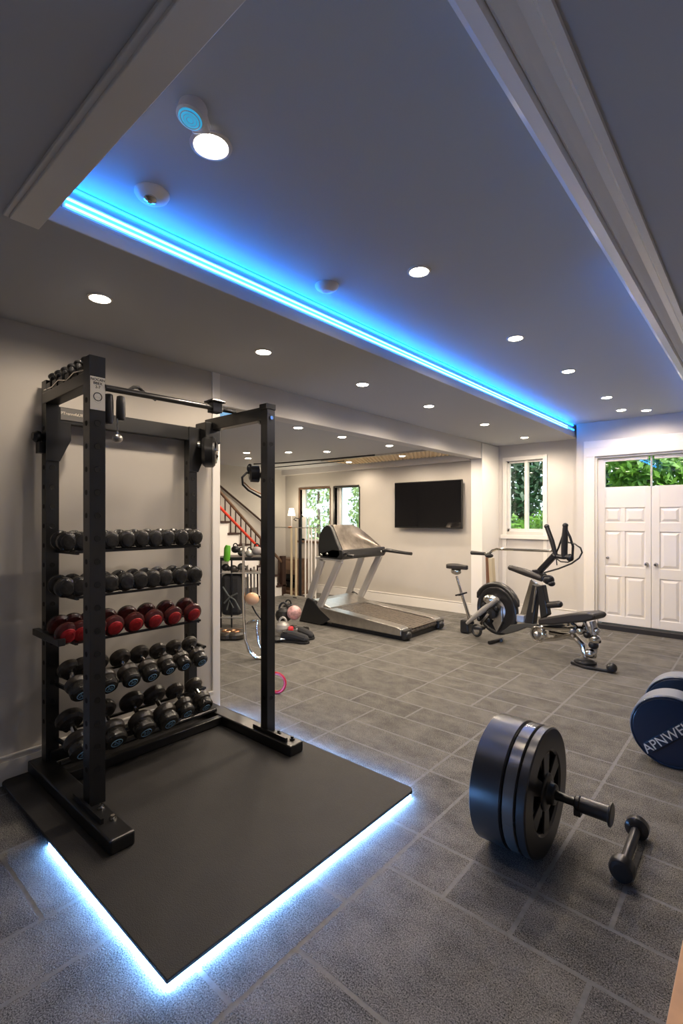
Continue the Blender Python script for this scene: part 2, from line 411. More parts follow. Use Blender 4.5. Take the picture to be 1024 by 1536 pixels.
# ---- door: two white leaves under a glazed strip ----
D = MB()
fw = .085
D.box(d0 - .10, d0, YD - .03, YD + .0, 0, dz + .0).box(d1, d1 + .10, YD - .03, YD, 0, dz).box(d0 - .10, d1 + .10, YD - .03, YD, dz, dz + .11)
D.box(d0 - .13, d0 - .10, YD - .018, YD, 0, dz + .16).box(d0 - .13, d1 + .13, YD - .022, YD, dz + .11, dz + .20)
D.box(d0, d0 + .025, YD - .005, YD + .12, 0, dz).box(d1 - .02, d1, YD, YD + .12, 0, dz).box(d0, d1, YD, YD + .12, dz - .025, dz)
door = struct(D.build('door_1', DOORP, None, .004))
def leaf(xa, xb, cols):
    yf = YD + .035; yb = yf + .045
    zs = [0.07, .10, .62, .72, 1.24, 1.36, 1.545, 1.70, 1.93, dz - .03]
    m = MB()
    # slab behind + raised stiles and rails
    m.box(xa + .01, xb - .01, yf + .012, yb - .008, .075, 1.72)
    rails = [(.07, .17), (.66, .78), (1.22, 1.33), (1.51, 1.77), (2.09, dz - .03)]
    for z0, z1 in rails: m.box(xa + .03, xb - .03, yf + .0015, yb - .002, z0, z1)
    edges = [xa] + [c for c in cols] + [xb]
    for c in cols: m.box(c - .022, c + .022, yf + .003, yb - .004, .08, 1.71)
    m.box(xa, xa + .085, yf, yb - .001, .07, 1.765).box(xa, xa + (.085 if xa < -1.3 else .006), yf, yb - .001, 1.765, dz - .025).box(xb - .06, xb, yf, yb - .001, .07, 1.765).box(xb - (.006 if xb < -1 else .06), xb, yf, yb - .001, 1.765, dz - .025)
    lf = m.build('leaf', DOORP, door, .006)
    pm = MB()
    b = [xa + .085] + [v for c in cols for v in (c - .022, c + .022)] + [xb - .06]
    for k in range(0, len(b), 2):
        for z0, z1 in ((.17, .66), (.78, 1.22), (1.33, 1.51)):
            i = .028
            A = (b[k] + .012, b[k + 1] - .012, z0 + .012, z1 - .012)
            vs = [(A[0], yf + .012, A[2]), (A[1], yf + .012, A[2]), (A[1], yf + .012, A[3]), (A[0], yf + .012, A[3]),
                  (A[0] + i, yf + .002, A[2] + i), (A[1] - i, yf + .002, A[2] + i), (A[1] - i, yf + .002, A[3] - i), (A[0] + i, yf + .002, A[3] - i)]
            pm.add(vs, [(4, 5, 6, 7), (0, 1, 5, 4), (1, 2, 6, 5), (2, 3, 7, 6), (3, 0, 4, 7)])
    pm.build('raised_panels', DOORP, lf)
    bx('pane', GLASS, lf, xa + .005, xb - .005, yf + .02, yf + .026, 1.76, 2.1)
leaf(d0 + .02, -1.04, [-1.335])
leaf(-1.036, d1 - .02, [-.73])
def knob(x, z, r=.02):
    yk = YD + .035
    MB().lathe((x, yk, z), (0, -1, 0), [(0, r * 1.1), (.004, r * 1.1), (.006, r * .45), (.022, r * .45), (.028, r * .9), (.038, r), (.048, r * .7)], 16).build('door_knob', CHROME, door)
knob(-1.505, .885, .015); knob(-1.085, .83, .02); knob(-.99, .83, .02)
struct(bx('trim_10', FLOORP, None, d0 + .02, XR, YD - .06, YD + .03, 0, .055))

# ================= CEILING FITTINGS =================
def downlight(loc, label, group, power, room2=False, r=.043):
    x, y, z = loc
    o = thing('recessed_downlight', label, 'ceiling light', loc, group)
    MB().lathe((x, y, z), (0, 0, -1), [(-.0, r * 1.35), (.004, r * 1.33), (.007, r * 1.12), (.004, r * 1.02), (.001, r * 1.0)], 24).build('trim_ring', WHITEP, o)
    MB().lathe((x, y, z - .002), (0, 0, -1), [(0, r), (.005, r), (.009, r * .7), (.010, r * .2)], 20).build('lens', GLOWW, o)
    l = bpy.data.lights.new('downlight_beam', 'SPOT'); l.energy = power; l.color = (1, .825, .635); l.spot_size = math.radians(172); l.spot_blend = .55; l.shadow_soft_size = .045
    lo = bpy.data.objects.new('downlight_beam', l); C.objects.link(lo); lo.parent = o; lo.location = (0, 0, -.03)
PW = 46
ys = [1.0, 2.0, 3.0, 4.0, 5.2, 6.4]
for k, y in enumerate(ys):
    downlight((-2.39, y, ZC), 'round recessed downlight in the left soffit beside the blue strip, %s of its row' % (NEAR[k] if k < 4 else ['second farthest', 'farthest'][k - 4]), 'downlights in the left soffit', PW * (.5, .7, .9, 1.05, 1.15, 1.15)[k])
for k, (x, y) in enumerate([(-1.353, .915), (-1.28, 2.05), (-1.27, 3.24), (-1.23, 4.26), (-1.21, 5.45), (-1.23, 6.2), (-1.02, 6.4)]):
    downlight((x, y, ZT), 'bright round downlight in the raised tray ceiling, %s to the camera of its row' % NEAR[k], 'downlights in the tray ceiling', PW * (.16, .6, 1.05, 1.25, 1.2, .5, .35)[k], r=.05 if k == 0 else .043)
for k, (x, y) in enumerate([(-3.56, 3.43), (-3.60, 4.15), (-3.59, 5.05)]):
    downlight((x, y, Z2), 'recessed downlight beyond the header in the far room, %s of the front row' % ['nearest', 'middle', 'farthest'][k], 'far room front downlights', PW * .9)
for k, (x, y) in enumerate([(-6.0, 4.72), (-5.02, 4.65), (-4.57, 4.95), (-5.5, 4.3)]):
    downlight((x, y, Z2), 'recessed downlight in the plain ceiling of the far room, %s' % ['over the stairs', 'just right of the rack post', 'rightmost of these', 'behind the rack post'][k], 'far room back downlights', PW * .8)
# woven metallic ceiling grille with three lamps
gy0, gy1 = 5.68, 6.36
gr = thing('ceiling_grille', 'long golden woven ceiling grille in the far room above the television', 'ceiling grille', (-4.2, 6.0, Z2))
bx('grille_frame', STEEL, gr, -5.35, -3.18, gy0 - .02, gy0 + .015, Z2 - .02, Z2)
bx('grille_frame', STEEL, gr, -5.35, -3.18, gy1 - .015, gy1 + .02, Z2 - .02, Z2)
m = MB()
m.box(-5.33, -3.2, gy0, gy1, Z2 - .006, Z2)
nx, ny = 64, 12
for i in range(nx):
    for j in range(ny):
        if (i + j) % 2: continue
        x = -5.33 + (i + .5) * 2.13 / nx; y = gy0 + (j + .5) * (gy1 - gy0) / ny
        m.obox((x, y, Z2 - .011), (.015, 0, 0), (0, .024, 0), (0, 0, .005))
m.build('woven_mesh', GOLD, gr)
for k, px in enumerate((523, 603, 673)):
    p = onY(px, 700, 6.05 if k == 0 else 5.95)
    downlight((p.x, p.y, Z2 - .012), 'recessed downlight set in the golden ceiling grille, %s of three' % ['left', 'middle', 'right'][k], 'downlights in the ceiling grille', PW * .55)
o = MB().tube([(-6.4, 5.15, Z2 - .03), (-5.9, 5.3, Z2 - .035), (-5.0, 5.45, Z2 - .03), (-4.2, 5.55, Z2 - .025)], .011).tube([(-6.6, 5.6, Z2 - .05), (-4.9, 5.7, Z2 - .045)], .008).build('conduit_pipe', BLACKM)
tag(o, 'thin dark conduit pipes running across the far room ceiling', 'pipe')
# added glowing panel for the blue light on the second ceiling's near end
o = bx('blue_glow_patch', BLUEGLOW, None, -3.9, -3.17, 1.9, 2.95, Z2 - .012, Z2)
tag(o, 'added pale blue glow patch on the ceiling just behind the header, above the rack', 'ceiling panel')
# LED strip along the tray side
led = thing('led_strip', 'blue led light strip glowing along the left side of the tray ceiling', 'light strip', (-1.9, 3.7, 2.53))
m = MB().box(-1.9, -1.888, .66, YD - .01, 2.502, 2.549); m.build('channel', WHITEP, led)
for z, mt in ((2.514, LEDC), (2.537, LEDC)):
    MB().box(-1.888, -1.882, .67, 6.5, z - .0026, z + .0026).build('led_glow_line', mt, led)
MB().box(-1.8995, -1.892, .66, YD - .02, 2.582, 2.588).build('led_glow_line', LEDB, led)  # glowing line stands in for blue light caught in the ceiling corner
MB().box(-1.888, -1.884, .67, YD - .02, 2.522, 2.529).build('led_glow_line', LEDB, led)
o = tag(MB().box(-.492, -.4905, 2.5, YD - .02, 2.47, 2.474).build('led_strip', LEDB), 'faint blue led line on the inner edge of the right ceiling moulding', 'light strip')
# detectors and sensor lamp
def detector(px, py, label, cam):
    p = onZ(px, py, ZT - .01)
    o = thing('smoke_detector', label, 'detector', (p.x, p.y, ZT))
    MB().lathe((p.x, p.y, ZT), (0, 0, -1), [(0, .062), (.006, .062), (.016, .056), (.027, .04), (.031, .02)], 28).build('housing', WHITEP, o)
    if cam:
        MB().lathe((p.x + .01, p.y - .012, ZT - .028), (.1, -.15, -1), [(0, .022), (.008, .022), (.012, .015), (.016, .008)], 20).build('lens', CHROME, o)
detector(228, 294, 'white round ceiling detector with a small dark lens near the blue strip', True)
detector(490, 431, 'plain white round ceiling detector beside the middle of the blue strip', False)
s0 = onZ(285, 180, ZT - .045); s0.z = ZT; s0 = s0 - Vector((-.05, -.25, 0)) * .045; s1 = s0.lerp(Vector((-1.353, .915, ZT)), .42)
sl = thing('sensor_lamp', 'white ceiling sensor with striped blue round lens joined to the nearest lamp', 'sensor', s0)
MB().lathe(s0, (-.05, -.25, -1), [(0, .040), (.03, .042), (.040, .042), (.043, .036)], 28).build('sensor_head', WHITEP, sl)
m = MB().lathe(s0 + Vector((-.05, -.25, -1)).normalized() * .042, (-.05, -.25, -1), [(0, .034), (.003, .034), (.006, .02)], 28)
m.build('blue_lens', LEDSENS, sl)
m = MB()
for r_ in (.010, .019, .028): m.torus(s0 + Vector((-.05, -.25, -1)).normalized() * .047, (-.05, -.25, -1), r_, .0014, 28, 6)
m.build('lens_rings', WHITEP, sl)
MB().beam((s0.x, s0.y + .01, ZT - .018), (s1.x, s1.y + .0, ZT - .018), .055, .034).build('bracket', WHITEP, sl, .006)

# ================= MAT + UNDERGLOW =================
mx0, mx1, my0, my1, mz = XL + .02, -1.335, .75, 2.10, .032
rc = .035
cor = []
for cx, cy, a0_ in ((mx0 + rc, my0 + rc, 180), (mx1 - .004, my0 + .004, 270), (mx1 - rc, my1 - rc, 0), (mx0 + rc, my1 - rc, 90)):
    rr = rc if a0_ != 270 else .004
    for q in range(6):
        a = math.radians(a0_ + 90 * q / 5); cor.append((cx + rr * math.cos(a), cy + rr * math.sin(a), .016))
o = MB().prism(cor, (0, 0, mz - .016)).build('floor_mat', RUBBER, None, .003)
tag(o, 'large black rubber mat under the power rack, edged with blue light', 'exercise mat')
gl = thing('led_strip', 'white-blue led strip glowing under the edges of the black rubber mat', 'light strip', (mx1, my0, 0))
bx('underlay', PLASTIC, gl, mx0 + .03, mx1 - .02, my0 + .02, my1 - .02, .001, .016)
bx('led_glow_line', LEDW, gl, -2.30, mx1 - .001, my0 + .0015, my0 + .010, .001, .0125)
bx('led_glow_line', LEDW, gl, mx1 - .010, mx1 - .0015, my0 + .001, my1 - .035, .001, .0125)
bx('led_glow_line', LEDW, gl, -2.95, mx1 - .035, my1 - .012, my1 - .002, .003, .0155)
# ================= POWER RACK =================
rk = thing('power_rack', 'tall black steel power rack with dumbbell tiers standing on the lit mat', 'power rack', (-2.5, 1.45, mz))
pw = .035
def post(x, y, z0, z1, holes, face='x', hw=pw):
    m = MB().box(x - hw, x + hw, y - hw, y + hw, z0, z1)
    m.mi = 1
    for z in holes:
        m.lathe((x + hw, y, z), (1, 0, 0), [(0, .0125), (.0012, .0125)], 16, False)
        m.lathe((x, y - hw, z), (0, -1, 0), [(0, .0125), (.0012, .0125)], 16, False)
    o = m.build('post', [BLACK, VOID], rk)
    b = MB()
    for z in holes[::1]:
        b.torus((x + hw + .001, y, z), (1, 0, 0), .0135, .0012, 16, 5)
    b.build('hole_rims', STEEL if False else BLACKM, o)
    return o
hz = lambda a, b, s: [a + s * i for i in range(int((b - a) / s) + 1)]
FLx, FLy, RLx, RLy, RRx, RRy, FRx, FRy = -2.33, .95, -2.93, .965, -2.93, 1.82, -2.30, 1.96
post(FLx, FLy, .09, 2.13, hz(.25, 1.98, .105))
post(RLx, RLy, .09, 2.13, hz(.30, 1.9, .105), hw=.032)
post(RRx, RRy, .09, 2.0, hz(.5, 1.8, .105), hw=.03)
post(FRx, FRy, .09, 2.08, [.3, 1.62, 1.84], hw=.03)
for (y, x1) in ((.925, -1.99), (1.955, -2.04)):
    m = MB().box(-2.99, x1, y - .052, y + .052, mz, .092)
    f = m.build('base_foot', BLACK, rk, .008)
    px_ = FLx if y < 1.5 else FRx
    MB().box(px_ - .10, px_ + .20, y - .03, y - .018, .092, .115).build('gusset_plate', BLACK, f)
    for q in (px_ + .08, px_ + .2):
        MB().lathe((q, y + .02, .092), (0, 0, 1), [(0, .016), (.008, .016), (.009, .009), (.02, .009)], 8).build('bolt', CHROME if y < 1.5 else BLACKM, f)
# base rails between rear feet
MB().beam((-2.90, .95, .115), (-2.90, 1.95, .115), .05, .06).build('base_rail', BLACK, rk, .004)
MB().beam((-2.72, .97, .062), (-2.72, 1.93, .062), .045, .05).build('base_rail', BLACK, rk, .004)
MB().tube([(-2.80, .97, .10), (-2.80, 1.93, .10)], .013).build('base_rod', BLACKM, rk)
# top beams
MB().beam((RLx, RLy, 1.955), (RRx, 1.98, 1.955), .05, .09).build('rear_crossmember', BLACK, rk, .004)
MB().box(RLx + .026, RLx + .031, 1.005, 1.13, 1.93, 1.995).build('logo_plate', mat('grey_plate', (.12, .115, .11), .45, .3), rk)
text('logo_lettering', 'PTrennsfaUll', .022, (RLx + .033, 1.062, 1.965), (0, 1, 0), (0, 0, 1), LETTER, rk, .001)
MB().beam((RLx - .02, RLy - .0, 2.035), (FLx - .0, FLy, 2.035), .07, .06).build('side_crossmember', BLACK, rk, .004)
# row of clips standing on it
for k in range(6):
    x = RLx + .08 + k * .085
    b = MB().torus((x, RLy - .01, 2.102), (0.6, 1, 0), .034, .012, 20, 8).box(x - .034, x + .03, RLy - .035, RLy + .03, 2.064, 2.105).ell((x, RLy - .01, 2.14), .032, .026, .02)
    b.build('weight_clip', BLACKM, rk)
MB().tube([(RLx, RLy - .03, 2.08), (-2.8, RLy - .035, 2.074), (-2.7, RLy - .04, 2.09), (-2.6, RLy - .036, 2.072), (-2.5, RLy - .04, 2.09), (-2.38, RLy - .036, 2.08)], .003).build('chain', CHROME, rk)
# sticker
st = MB().box(FLx + pw, FLx + pw + .002, FLy - .033, FLy + .033, 1.885, 2.035).build('sticker', STICK, rk)
text('sticker_print', 'NOCAN\nBBEX\n2-7', .017, (FLx + pw + .003, FLy, 2.005), (0, 1, 0), (0, 0, 1), VOID, st, .0005)
MB().torus((FLx + pw + .003, FLy, 1.945), (1, 0, 0), .018, .0018, 20, 5).build('sticker_emblem', VOID, st)
# front bar, runs back to the right beam
ba, bb = Vector((FLx + .03, FLy + .03, 1.995)), Vector((-2.62, 1.95, 2.085))
MB().tube([ba, bb], .0155, 14).build('pull_up_bar', BLACKM, rk)
MB().beam((-2.93, FRy, 2.03), (FRx, FRy, 2.03), .06, .08).build('side_crossmember', BLACK, rk, .004)
jb = Vector((-2.90, 1.94, 1.965))
MB().box(-2.97, -2.84, 1.88, 2.0, 1.90, 2.04).build('joint_block', BLACK, rk, .008)
p = ba + (bb - ba) * .80
MB().box(p.x - .03, p.x + .03, p.y - .035, p.y + .035, p.z - .03, p.z + .05).box(p.x - .045, p.x + .045, p.y - .05, p.y + .05, p.z + .03, p.z + .042).build('bar_clamp', BLACKM, rk, .004)
MB().lathe((-2.86, 1.925, 1.84), (.6, .8, 0), [(-.05, .09), (-.03, .105), (.02, .105), (.035, .09)], 30).build('pulley_housing', BLACK, rk)
MB().lathe((-2.86, 1.925, 1.84), (.6, .8, 0), [(.035, .08), (.045, .075), (.055, .05)], 30).build('pulley_cap', CHROME, rk)
# gussets
for (x, y) in ((RLx, RLy), (RRx, RRy)):
    MB().prism([(x + .034, y - .034, 1.70), (x + .034, y + .034, 1.70), (x + .034, y + .09, 1.82), (x + .034, y + .09, 1.91), (x + .034, y - .034, 1.91)], (.006, 0, 0)).build('gusset_plate', BLACK, rk)
MB().lathe((RRx + .035, 1.86, 1.885), (1, 0, 0), [(0, .022), (.02, .022), (.03, .012)], 14).build('pin_knob', STEEL, rk)
MB().lathe((RLx - .02, RLy - .035, 1.83), (0, -1, 0), [(0, .012), (.01, .03), (.03, .034), (.045, .02)], 14).box(RLx - .035, RLx + .02, RLy - .06, RLy - .03, 1.74, 1.80).build('pin_knob', BLACKM, rk)
MB().lathe((FRx - .03, FRy, 1.99), (-1, 0, 0), [(0, .02), (.02, .026), (.04, .02)], 12).build('pin_knob', BLACKM, rk)
MB().box(FRx - .034, FRx + .036, FRy - .04, FRy + .034, 2.05, 2.085).build('post_cap', BLACKM, rk, .003)
MB().lathe((FRx + .03, FRy, 2.0), (1, 0, 0), [(0, .012), (.008, .012)], 10).build('bolt', CHROME, rk)
# two hanging grips and ball pendant
hg = thing('hanging_grips', 'pair of black handle grips hanging from the front pull-up bar of the rack', 'handles', (-2.34, 1.03, 1.99))
for (px, z1, z0) in ((163, 1.985, 1.84), (181, 1.985, 1.865)):
    q = onX(px, 600, -2.36)
    MB().lathe((-2.36, q.y, z0), (0, 0, 1), [(0, .012), (.006, .020), (.03, .022), (z1 - z0 - .03, .021), (z1 - z0 - .005, .018), (z1 - z0, .010)], 14).build('grip', PLASTIC, hg)
q = onX(176, 640, -2.345)
ball = thing('ball_pendant', 'small chrome ball on a thin chain hanging below the rack grips', 'pendant', (q.x, q.y, 1.79))
MB().ell((q.x, q.y, 1.775), .024, .024, .021).build('ball', STEEL, ball)
MB().tube([(q.x, q.y, 1.79), (q.x - .002, q.y, 1.83), (q.x, q.y, 1.87)], .0035).lathe((q.x, q.y, 1.79), (0, 0, 1), [(0, .008), (.02, .004)], 8).build('chain', CHROME, ball)
c1 = onX(188, 590, -2.36); c2 = onX(228, 588, -2.42)
o = MB().tube([(-2.36, c1.y, 2.005), (-2.38, c1.y + .05, 2.045), (-2.40, (c1.y + c2.y) / 2, 2.055), (-2.42, c2.y - .03, 2.035), (-2.44, c2.y + .03, 2.02)], .009).tube([(-2.37, c1.y + .03, 2.02), (-2.40, (c1.y + c2.y) / 2 + .03, 2.035), (-2.43, c2.y + .02, 2.02)], .006).build('cable_strap', PLASTIC)
tag(o, 'black looped strap lying over the pull-up bar of the rack', 'strap')
# dumbbell rails (each tier two bars and two brackets)
TIERS = [  # z front-head centre, head radius, half separation, tilt deg, pixel columns, kind
    (1.275, .050, .047, 3, [101, 121, 144, 166, 190, 212, 232, 251, 272, 293], 'b'),
    (1.045, .052, .047, 5, [98, 118, 142, 165, 189, 210, 229, 247, 270, 292], 'b'),
    (.815, .058, .052, 16, [100, 120, 145, 171, 202, 231, 260, 289], 'r'),
    (.545, .057, .060, 33, [115, 133, 158, 192, 221, 248, 272, 296], 'w'),
    (.255, .070, .074, 35, [118, 168, 212, 246, 276, 304], 'w')]
XH = -2.64
for (z, r, hs, tl, cols, kd) in TIERS:
    t = math.radians(tl); ca, sa = math.cos(t), math.sin(t)
    cx = XH - hs * ca; cz = z + hs * sa
    tr = thing  # noqa
    b = MB()
    for sgn in (-1, 1):
        # rail sits under each row of heads, perpendicular to the tilted axis
        hx = cx + sgn * hs * ca * .85; hzz = cz - sgn * hs * sa * .85
        rx, rz = hx - sa * (r + .007), hzz - ca * (r + .007)
        ye = onX(300 if tl < 30 else 308, 900, rx).y; b.beam((rx, RLy + .02, rz), (rx, ye, rz), .018, .012)
        # bracket arm back to the posts
        for yy in (RLy, RRy):
            b.beam((rx, RLy + .036 if yy == RLy else ye - .012, rz - .004), (RLx, yy + .02, rz - .004), .012, .02)
    b.build('tier_rails', BLACKM, rk)
MB().box(-2.97, -2.60, RLy - .075, RLy - .04, .765, .80).build('side_arm', BLACK, rk, .004)

def make_dumbbell(r, hs, kd, label, grp):
    o = thing('dumbbell', label, 'dumbbell', (0, 0, 0), grp)
    MB().tube([(-hs, 0, 0), (hs, 0, 0)], .014, 12).build('handle', CHROME, o)
    L = hs * 1.05
    rub = DBRUB if kd == 'b' else DBMAR if kd == 'r' else DBRUB2
    for sg in (-1, 1):
        prof = [(-L * .42, r * .45), (-L * .36, r * .78), (-L * .18, r * .97), (L * .05, r), (L * .26, r * .93), (L * .42, r * .74), (L * .48, r * .5)]
        h = MB().lathe((sg * hs * .92, 0, 0), (sg, 0, 0), prof, 22).build('head', rub, o)
        if sg == 1:
            if kd == 'r':
                MB().lathe((hs * .92 + L * .30, 0, -.004), (1, 0, 0), [(-L * .25, r * .99), (-.01, r * .97), (.006, r * .70), (.012, r * .62), (.016, r * .4)], 22).build('end_cap', DBRED, o, label='red end cap')
                MB().lathe((hs * .92 + L * .30 + .016, 0, -.004), (1, 0, 0), [(0, r * .3), (.002, r * .3)], 12).build('badge', LETTER if False else DBRED, o)
            elif kd == 'b':
                MB().lathe((hs * .92 + L * .40, 0, 0), (1, 0, 0), [(0, r * .74), (.007, r * .70), (.010, r * .5)], 22).build('end_cap', DBRUB, o)
            else:
                e = MB().lathe((hs * .92 + L * .46, 0, 0), (1, 0, 0), [(-L * .1, r * .80), (.010, r * .86), (.035, r * .86), (.046, r * .74), (.048, r * .4)], 24).build('end_cap', DBRUB, o)
                xf = hs * .92 + L * .46 + .049
                MB().torus((xf, 0, 0), (1, 0, 0), r * .40, .0022, 22, 6).build('badge_ring', LETTER_BLUELIT, e)
                text('badge_lettering', '%d' % random.choice([20, 25, 30]), r * .5, (xf + .001, 0, 0), (0, 1, 0), (0, 0, 1), LETTER_BLUELIT, e, .0008)
    return o
names = ['top tier', 'second tier', 'middle tier', 'fourth tier', 'bottom tier']
for ti, (z, r, hs, tl, cols, kd) in enumerate(TIERS):
    t = math.radians(tl); ca, sa = math.cos(t), math.sin(t)
    desc = {'b': 'glossy black dumbbell', 'r': 'black dumbbell with red cap', 'w': 'large scuffed black dumbbell' if ti == 4 else 'scuffed black dumbbell'}[kd]
    grp = ('red capped' if kd == 'r' else 'black') + ' dumbbells on the %s of the rack' % names[ti]
    first = None
    for k, px in enumerate(cols):
        y = onX(px, 900, XH).y
        lab = '%s, %s on the rack\'s %s' % (desc, ORD[k] if k < len(cols) - 1 else 'rightmost', names[ti])
        loc = (XH - hs * ca, y, z + hs * sa)
        if first is None:
            first = make_dumbbell(r, hs, kd, lab, grp); d = first
        else: d = dup(first, loc, lab)
        d.location = loc; d.rotation_euler = (random.uniform(-.25, .25) if kd == 'w' else 0, t, random.uniform(-.03, .03))
        sc = 1.0
        if ti == 4 and k >= 4: sc = .82
        if ti == 3 and k >= 5: sc = .9
        d.scale = (sc,) * 3

# ================= BARBELL WITH BIG DRUM PLATES =================
R = .2575; by = 2.09; xf = -.684
bl = thing('barbell', 'short barbell with thick black drum plates standing on the tiles right of the mat', 'barbell', (xf - .1, by, 0))
def plate(x0, x1, r, m_, name, bev=.010):
    return MB().lathe((x0, by, R), (1, 0, 0), [(0, r - bev * 1.5), (bev, r), (x1 - x0 - bev, r), (x1 - x0, r - bev * 1.5)], 72).build(name, m_, bl)
plate(xf - .230, xf - .098, R, PLATE, 'drum_plate', .006)
plate(xf - .094, xf - .042, R - .002, PLATEB, 'bumper_plate', .005)
# front plate: rim ring + recessed face with spokes
x1 = xf
MB().lathe((xf - .038, by, R), (1, 0, 0), [(0, R - .006), (.004, R - .002), (.033, R - .002), (.038, R - .008), (.038, R * .66), (.030, R * .62), (.012, R * .61), (.010, .02)], 72).build('front_plate', PLATE, bl)
m = MB()
for k in range(6):
    a = PI / 2 + k * PI / 3
    d = Vector((0, math.cos(a), math.sin(a))); sd = Vector((0, -math.sin(a), math.cos(a)))
    c = Vector((xf - .014, by, R))
    m.prism([c + d * .05 + sd * .026, c + d * (R * .63) + sd * .036, c + d * (R * .63) - sd * .036, c + d * .05 - sd * .026], (.010, 0, 0))
m.lathe((xf - .02, by, R), (1, 0, 0), [(0, .075), (.018, .075), (.024, .068), (.028, .045), (.05, .040), (.055, .033)], 36)
m.build('spokes', HUB, bl, .003)
MB().lathe((xf - .23, by, R), (1, 0, 0), [(0, .02), (.25, .02), (.285, .0175), (.34, .0175)], 24).build('bar', HUB, bl)
MB().lathe((xf + .105, by, R), (1, 0, 0), [(0, .024), (.006, .030), (.018, .030), (.022, .026)], 24).box(xf + .105, xf + .130, by - .018, by + .012, R - .045, R).build('collar', BLACKM, bl)
MB().lathe((xf + .125, by, R), (1, 0, 0), [(0, .028), (.004, .031), (.105, .031)], 24).lathe((xf + .228, by, R), (1, 0, 0), [(0, .036), (.003, .044), (.009, .044), (.012, .038)], 28).build('sleeve', PLATE, bl)
# small dumbbell
sd = thing('dumbbell', 'small plain black dumbbell lying on the tiles beside the barbell end', 'dumbbell', (-.42, 2.3, 0))
pa, pb = Vector((-.425, 2.44, .046)), Vector((-.419, 2.14, .046))
MB().tube([pa, pb], .0195, 16).build('handle', BLACKM, sd)
dd = (pb - pa).normalized()
for p_, d_ in ((pa, -dd), (pb, dd)):
    MB().lathe(p_, d_, [(-.018, .026), (-.012, .038), (-.004, .046), (.026, .046), (.038, .040), (.041, .028)], 10 if False else 28).build('head', PLATE, sd)
    MB().torus(p_ - d_ * .02, d_, .021, .004, 20, 6).build('collar', BLACKM, sd)
# big blue dumbbell
bc = Vector((-.403, 3.25, .2))
bd = thing('dumbbell', 'big blue drum-shaped dumbbell with raised lettering at the right edge', 'dumbbell', (bc.x, bc.y, 0))
for (y0, y1) in ((0, .17), (.43, .58)):
    MB().lathe((bc.x, bc.y + y0, .2), (0, 1, 0), [(0, .186), (.004, .194), (.012, .2), (y1 - y0 - .012, .2), (y1 - y0 - .003, .194), (y1 - y0, .186)], 64).build('weight_drum', BLUESIDE, bd)
    MB().lathe((bc.x, bc.y + y0 - .003, .2), (0, 1, 0), [(0, .180), (.004, .188), (.010, .188)], 64).build('end_face', BLUED, bd)
    MB().torus((bc.x, bc.y + y0 + .002, .2), (0, 1, 0), .190, .006, 64, 8).build('rim', BLUED, bd)
MB().cyl((bc.x, bc.y + .16, .2), (bc.x, bc.y + .44, .2), .028).build('handle', CHROME, bd)
ra = math.radians(43); rv = Vector((math.cos(ra), 0, math.sin(ra))); uv = Vector((-math.sin(ra), 0, math.cos(ra)))
bcn = bc + Vector((.005, -.009, -.012))
MB().obox(bcn, rv * .160, uv * .031, Vector((0, .008, 0))).build('label_bar', BLUED, bd, .006)
text('lettering', 'APNWEUT', .072, bcn + Vector((0, -.009, 0)), rv, uv, LETTER, bd, .002)
# oak plank at the right
o = MB().box(-.205, -.165, .6, 1.92, 0, .03).box(-.163, -.02, .6, 1.92, 0, .028).build('wooden_plank', WOOD, None, .002)
tag(o, 'light oak plank lying on the tiles at the lower right edge', 'plank')

# ================= TREADMILL =================
tm = thing('treadmill', 'silver and black treadmill standing below the wall television', 'treadmill', (-3.8, 5.0, 0))
ty0, ty1 = 4.60, 5.44
tx0, tx1 = -4.45, -3.09
def slab(name, m_, y0, y1, pts, bevel=0, parent=tm):
    return MB().prism([(x, y0, z) for x, z in pts], (0, y1 - y0, 0)).build(name, m_, parent, bevel)
slab('base_skid', PLASTIC, ty0 + .03, ty1 - .03, [(tx0, .0), (tx1 + .0, .0), (tx1, .05), (tx0, .07)])
for y0, y1 in ((ty0 - .03, ty0 + .13), (ty1 - .13, ty1 + .02)):
    slab('side_rail', STEEL, y0, y1, [(tx0 + .1, .06), (tx1, .055), (tx1, .13), (tx1 - .05, .15), (tx0 + .1, .235), (tx0 + .02, .22)], .012)
slab('running_belt', BELT, ty0 + .14, ty1 - .14, [(tx0 + .12, .14), (tx1 + .02, .06), (tx1 + .04, .09), (tx1 + .02, .128), (tx0 + .12, .225)], .01)
m = MB()
for k in range(26):
    x = tx0 + .22 + k * .047; z = .2205 - (x - (tx0 + .12)) * .0775
    m.obox((x, (ty0 + ty1) / 2, z + .004), (.010, 0, -.0008), (0, .27, 0), (0, 0, .003))
m.build('belt_ribs', mat('belt_rib_metal', (.17, .14, .11), .4, .5), tm)
for y0, y1 in ((ty0 - .02, ty0 + .12), (ty1 - .12, ty1 + .01)):
    MB().box(tx1 - .0, tx1 + .05, y0, y1, .02, .12).ell((tx1 + .03, (y0 + y1) / 2, .06), .05, .06, .05).build('roller_end_cap', PLASTIC, tm, .01)
# motor hood
hp = [(tx0 - .22, .03), (tx0 + .26, .03), (tx0 + .30, .19), (tx0 + .24, .235), (tx0 + .02, .30), (tx0 - .08, .31), (tx0 - .18, .16)]
slab('motor_hood', STEEL, ty0 + .02, ty1 - .02, hp, .015)
for y0, y1 in ((ty0 - .035, ty0 + .03), (ty1 - .03, ty1 + .035)):
    slab('hood_side', PLASTIC, y0, y1, [(tx0 - .28, .0), (tx0 + .12, .0), (tx0 + .30, .10), (tx0 + .12, .20), (tx0 + .0, .30), (tx0 - .10, .335), (tx0 - .14, .32)], .015)
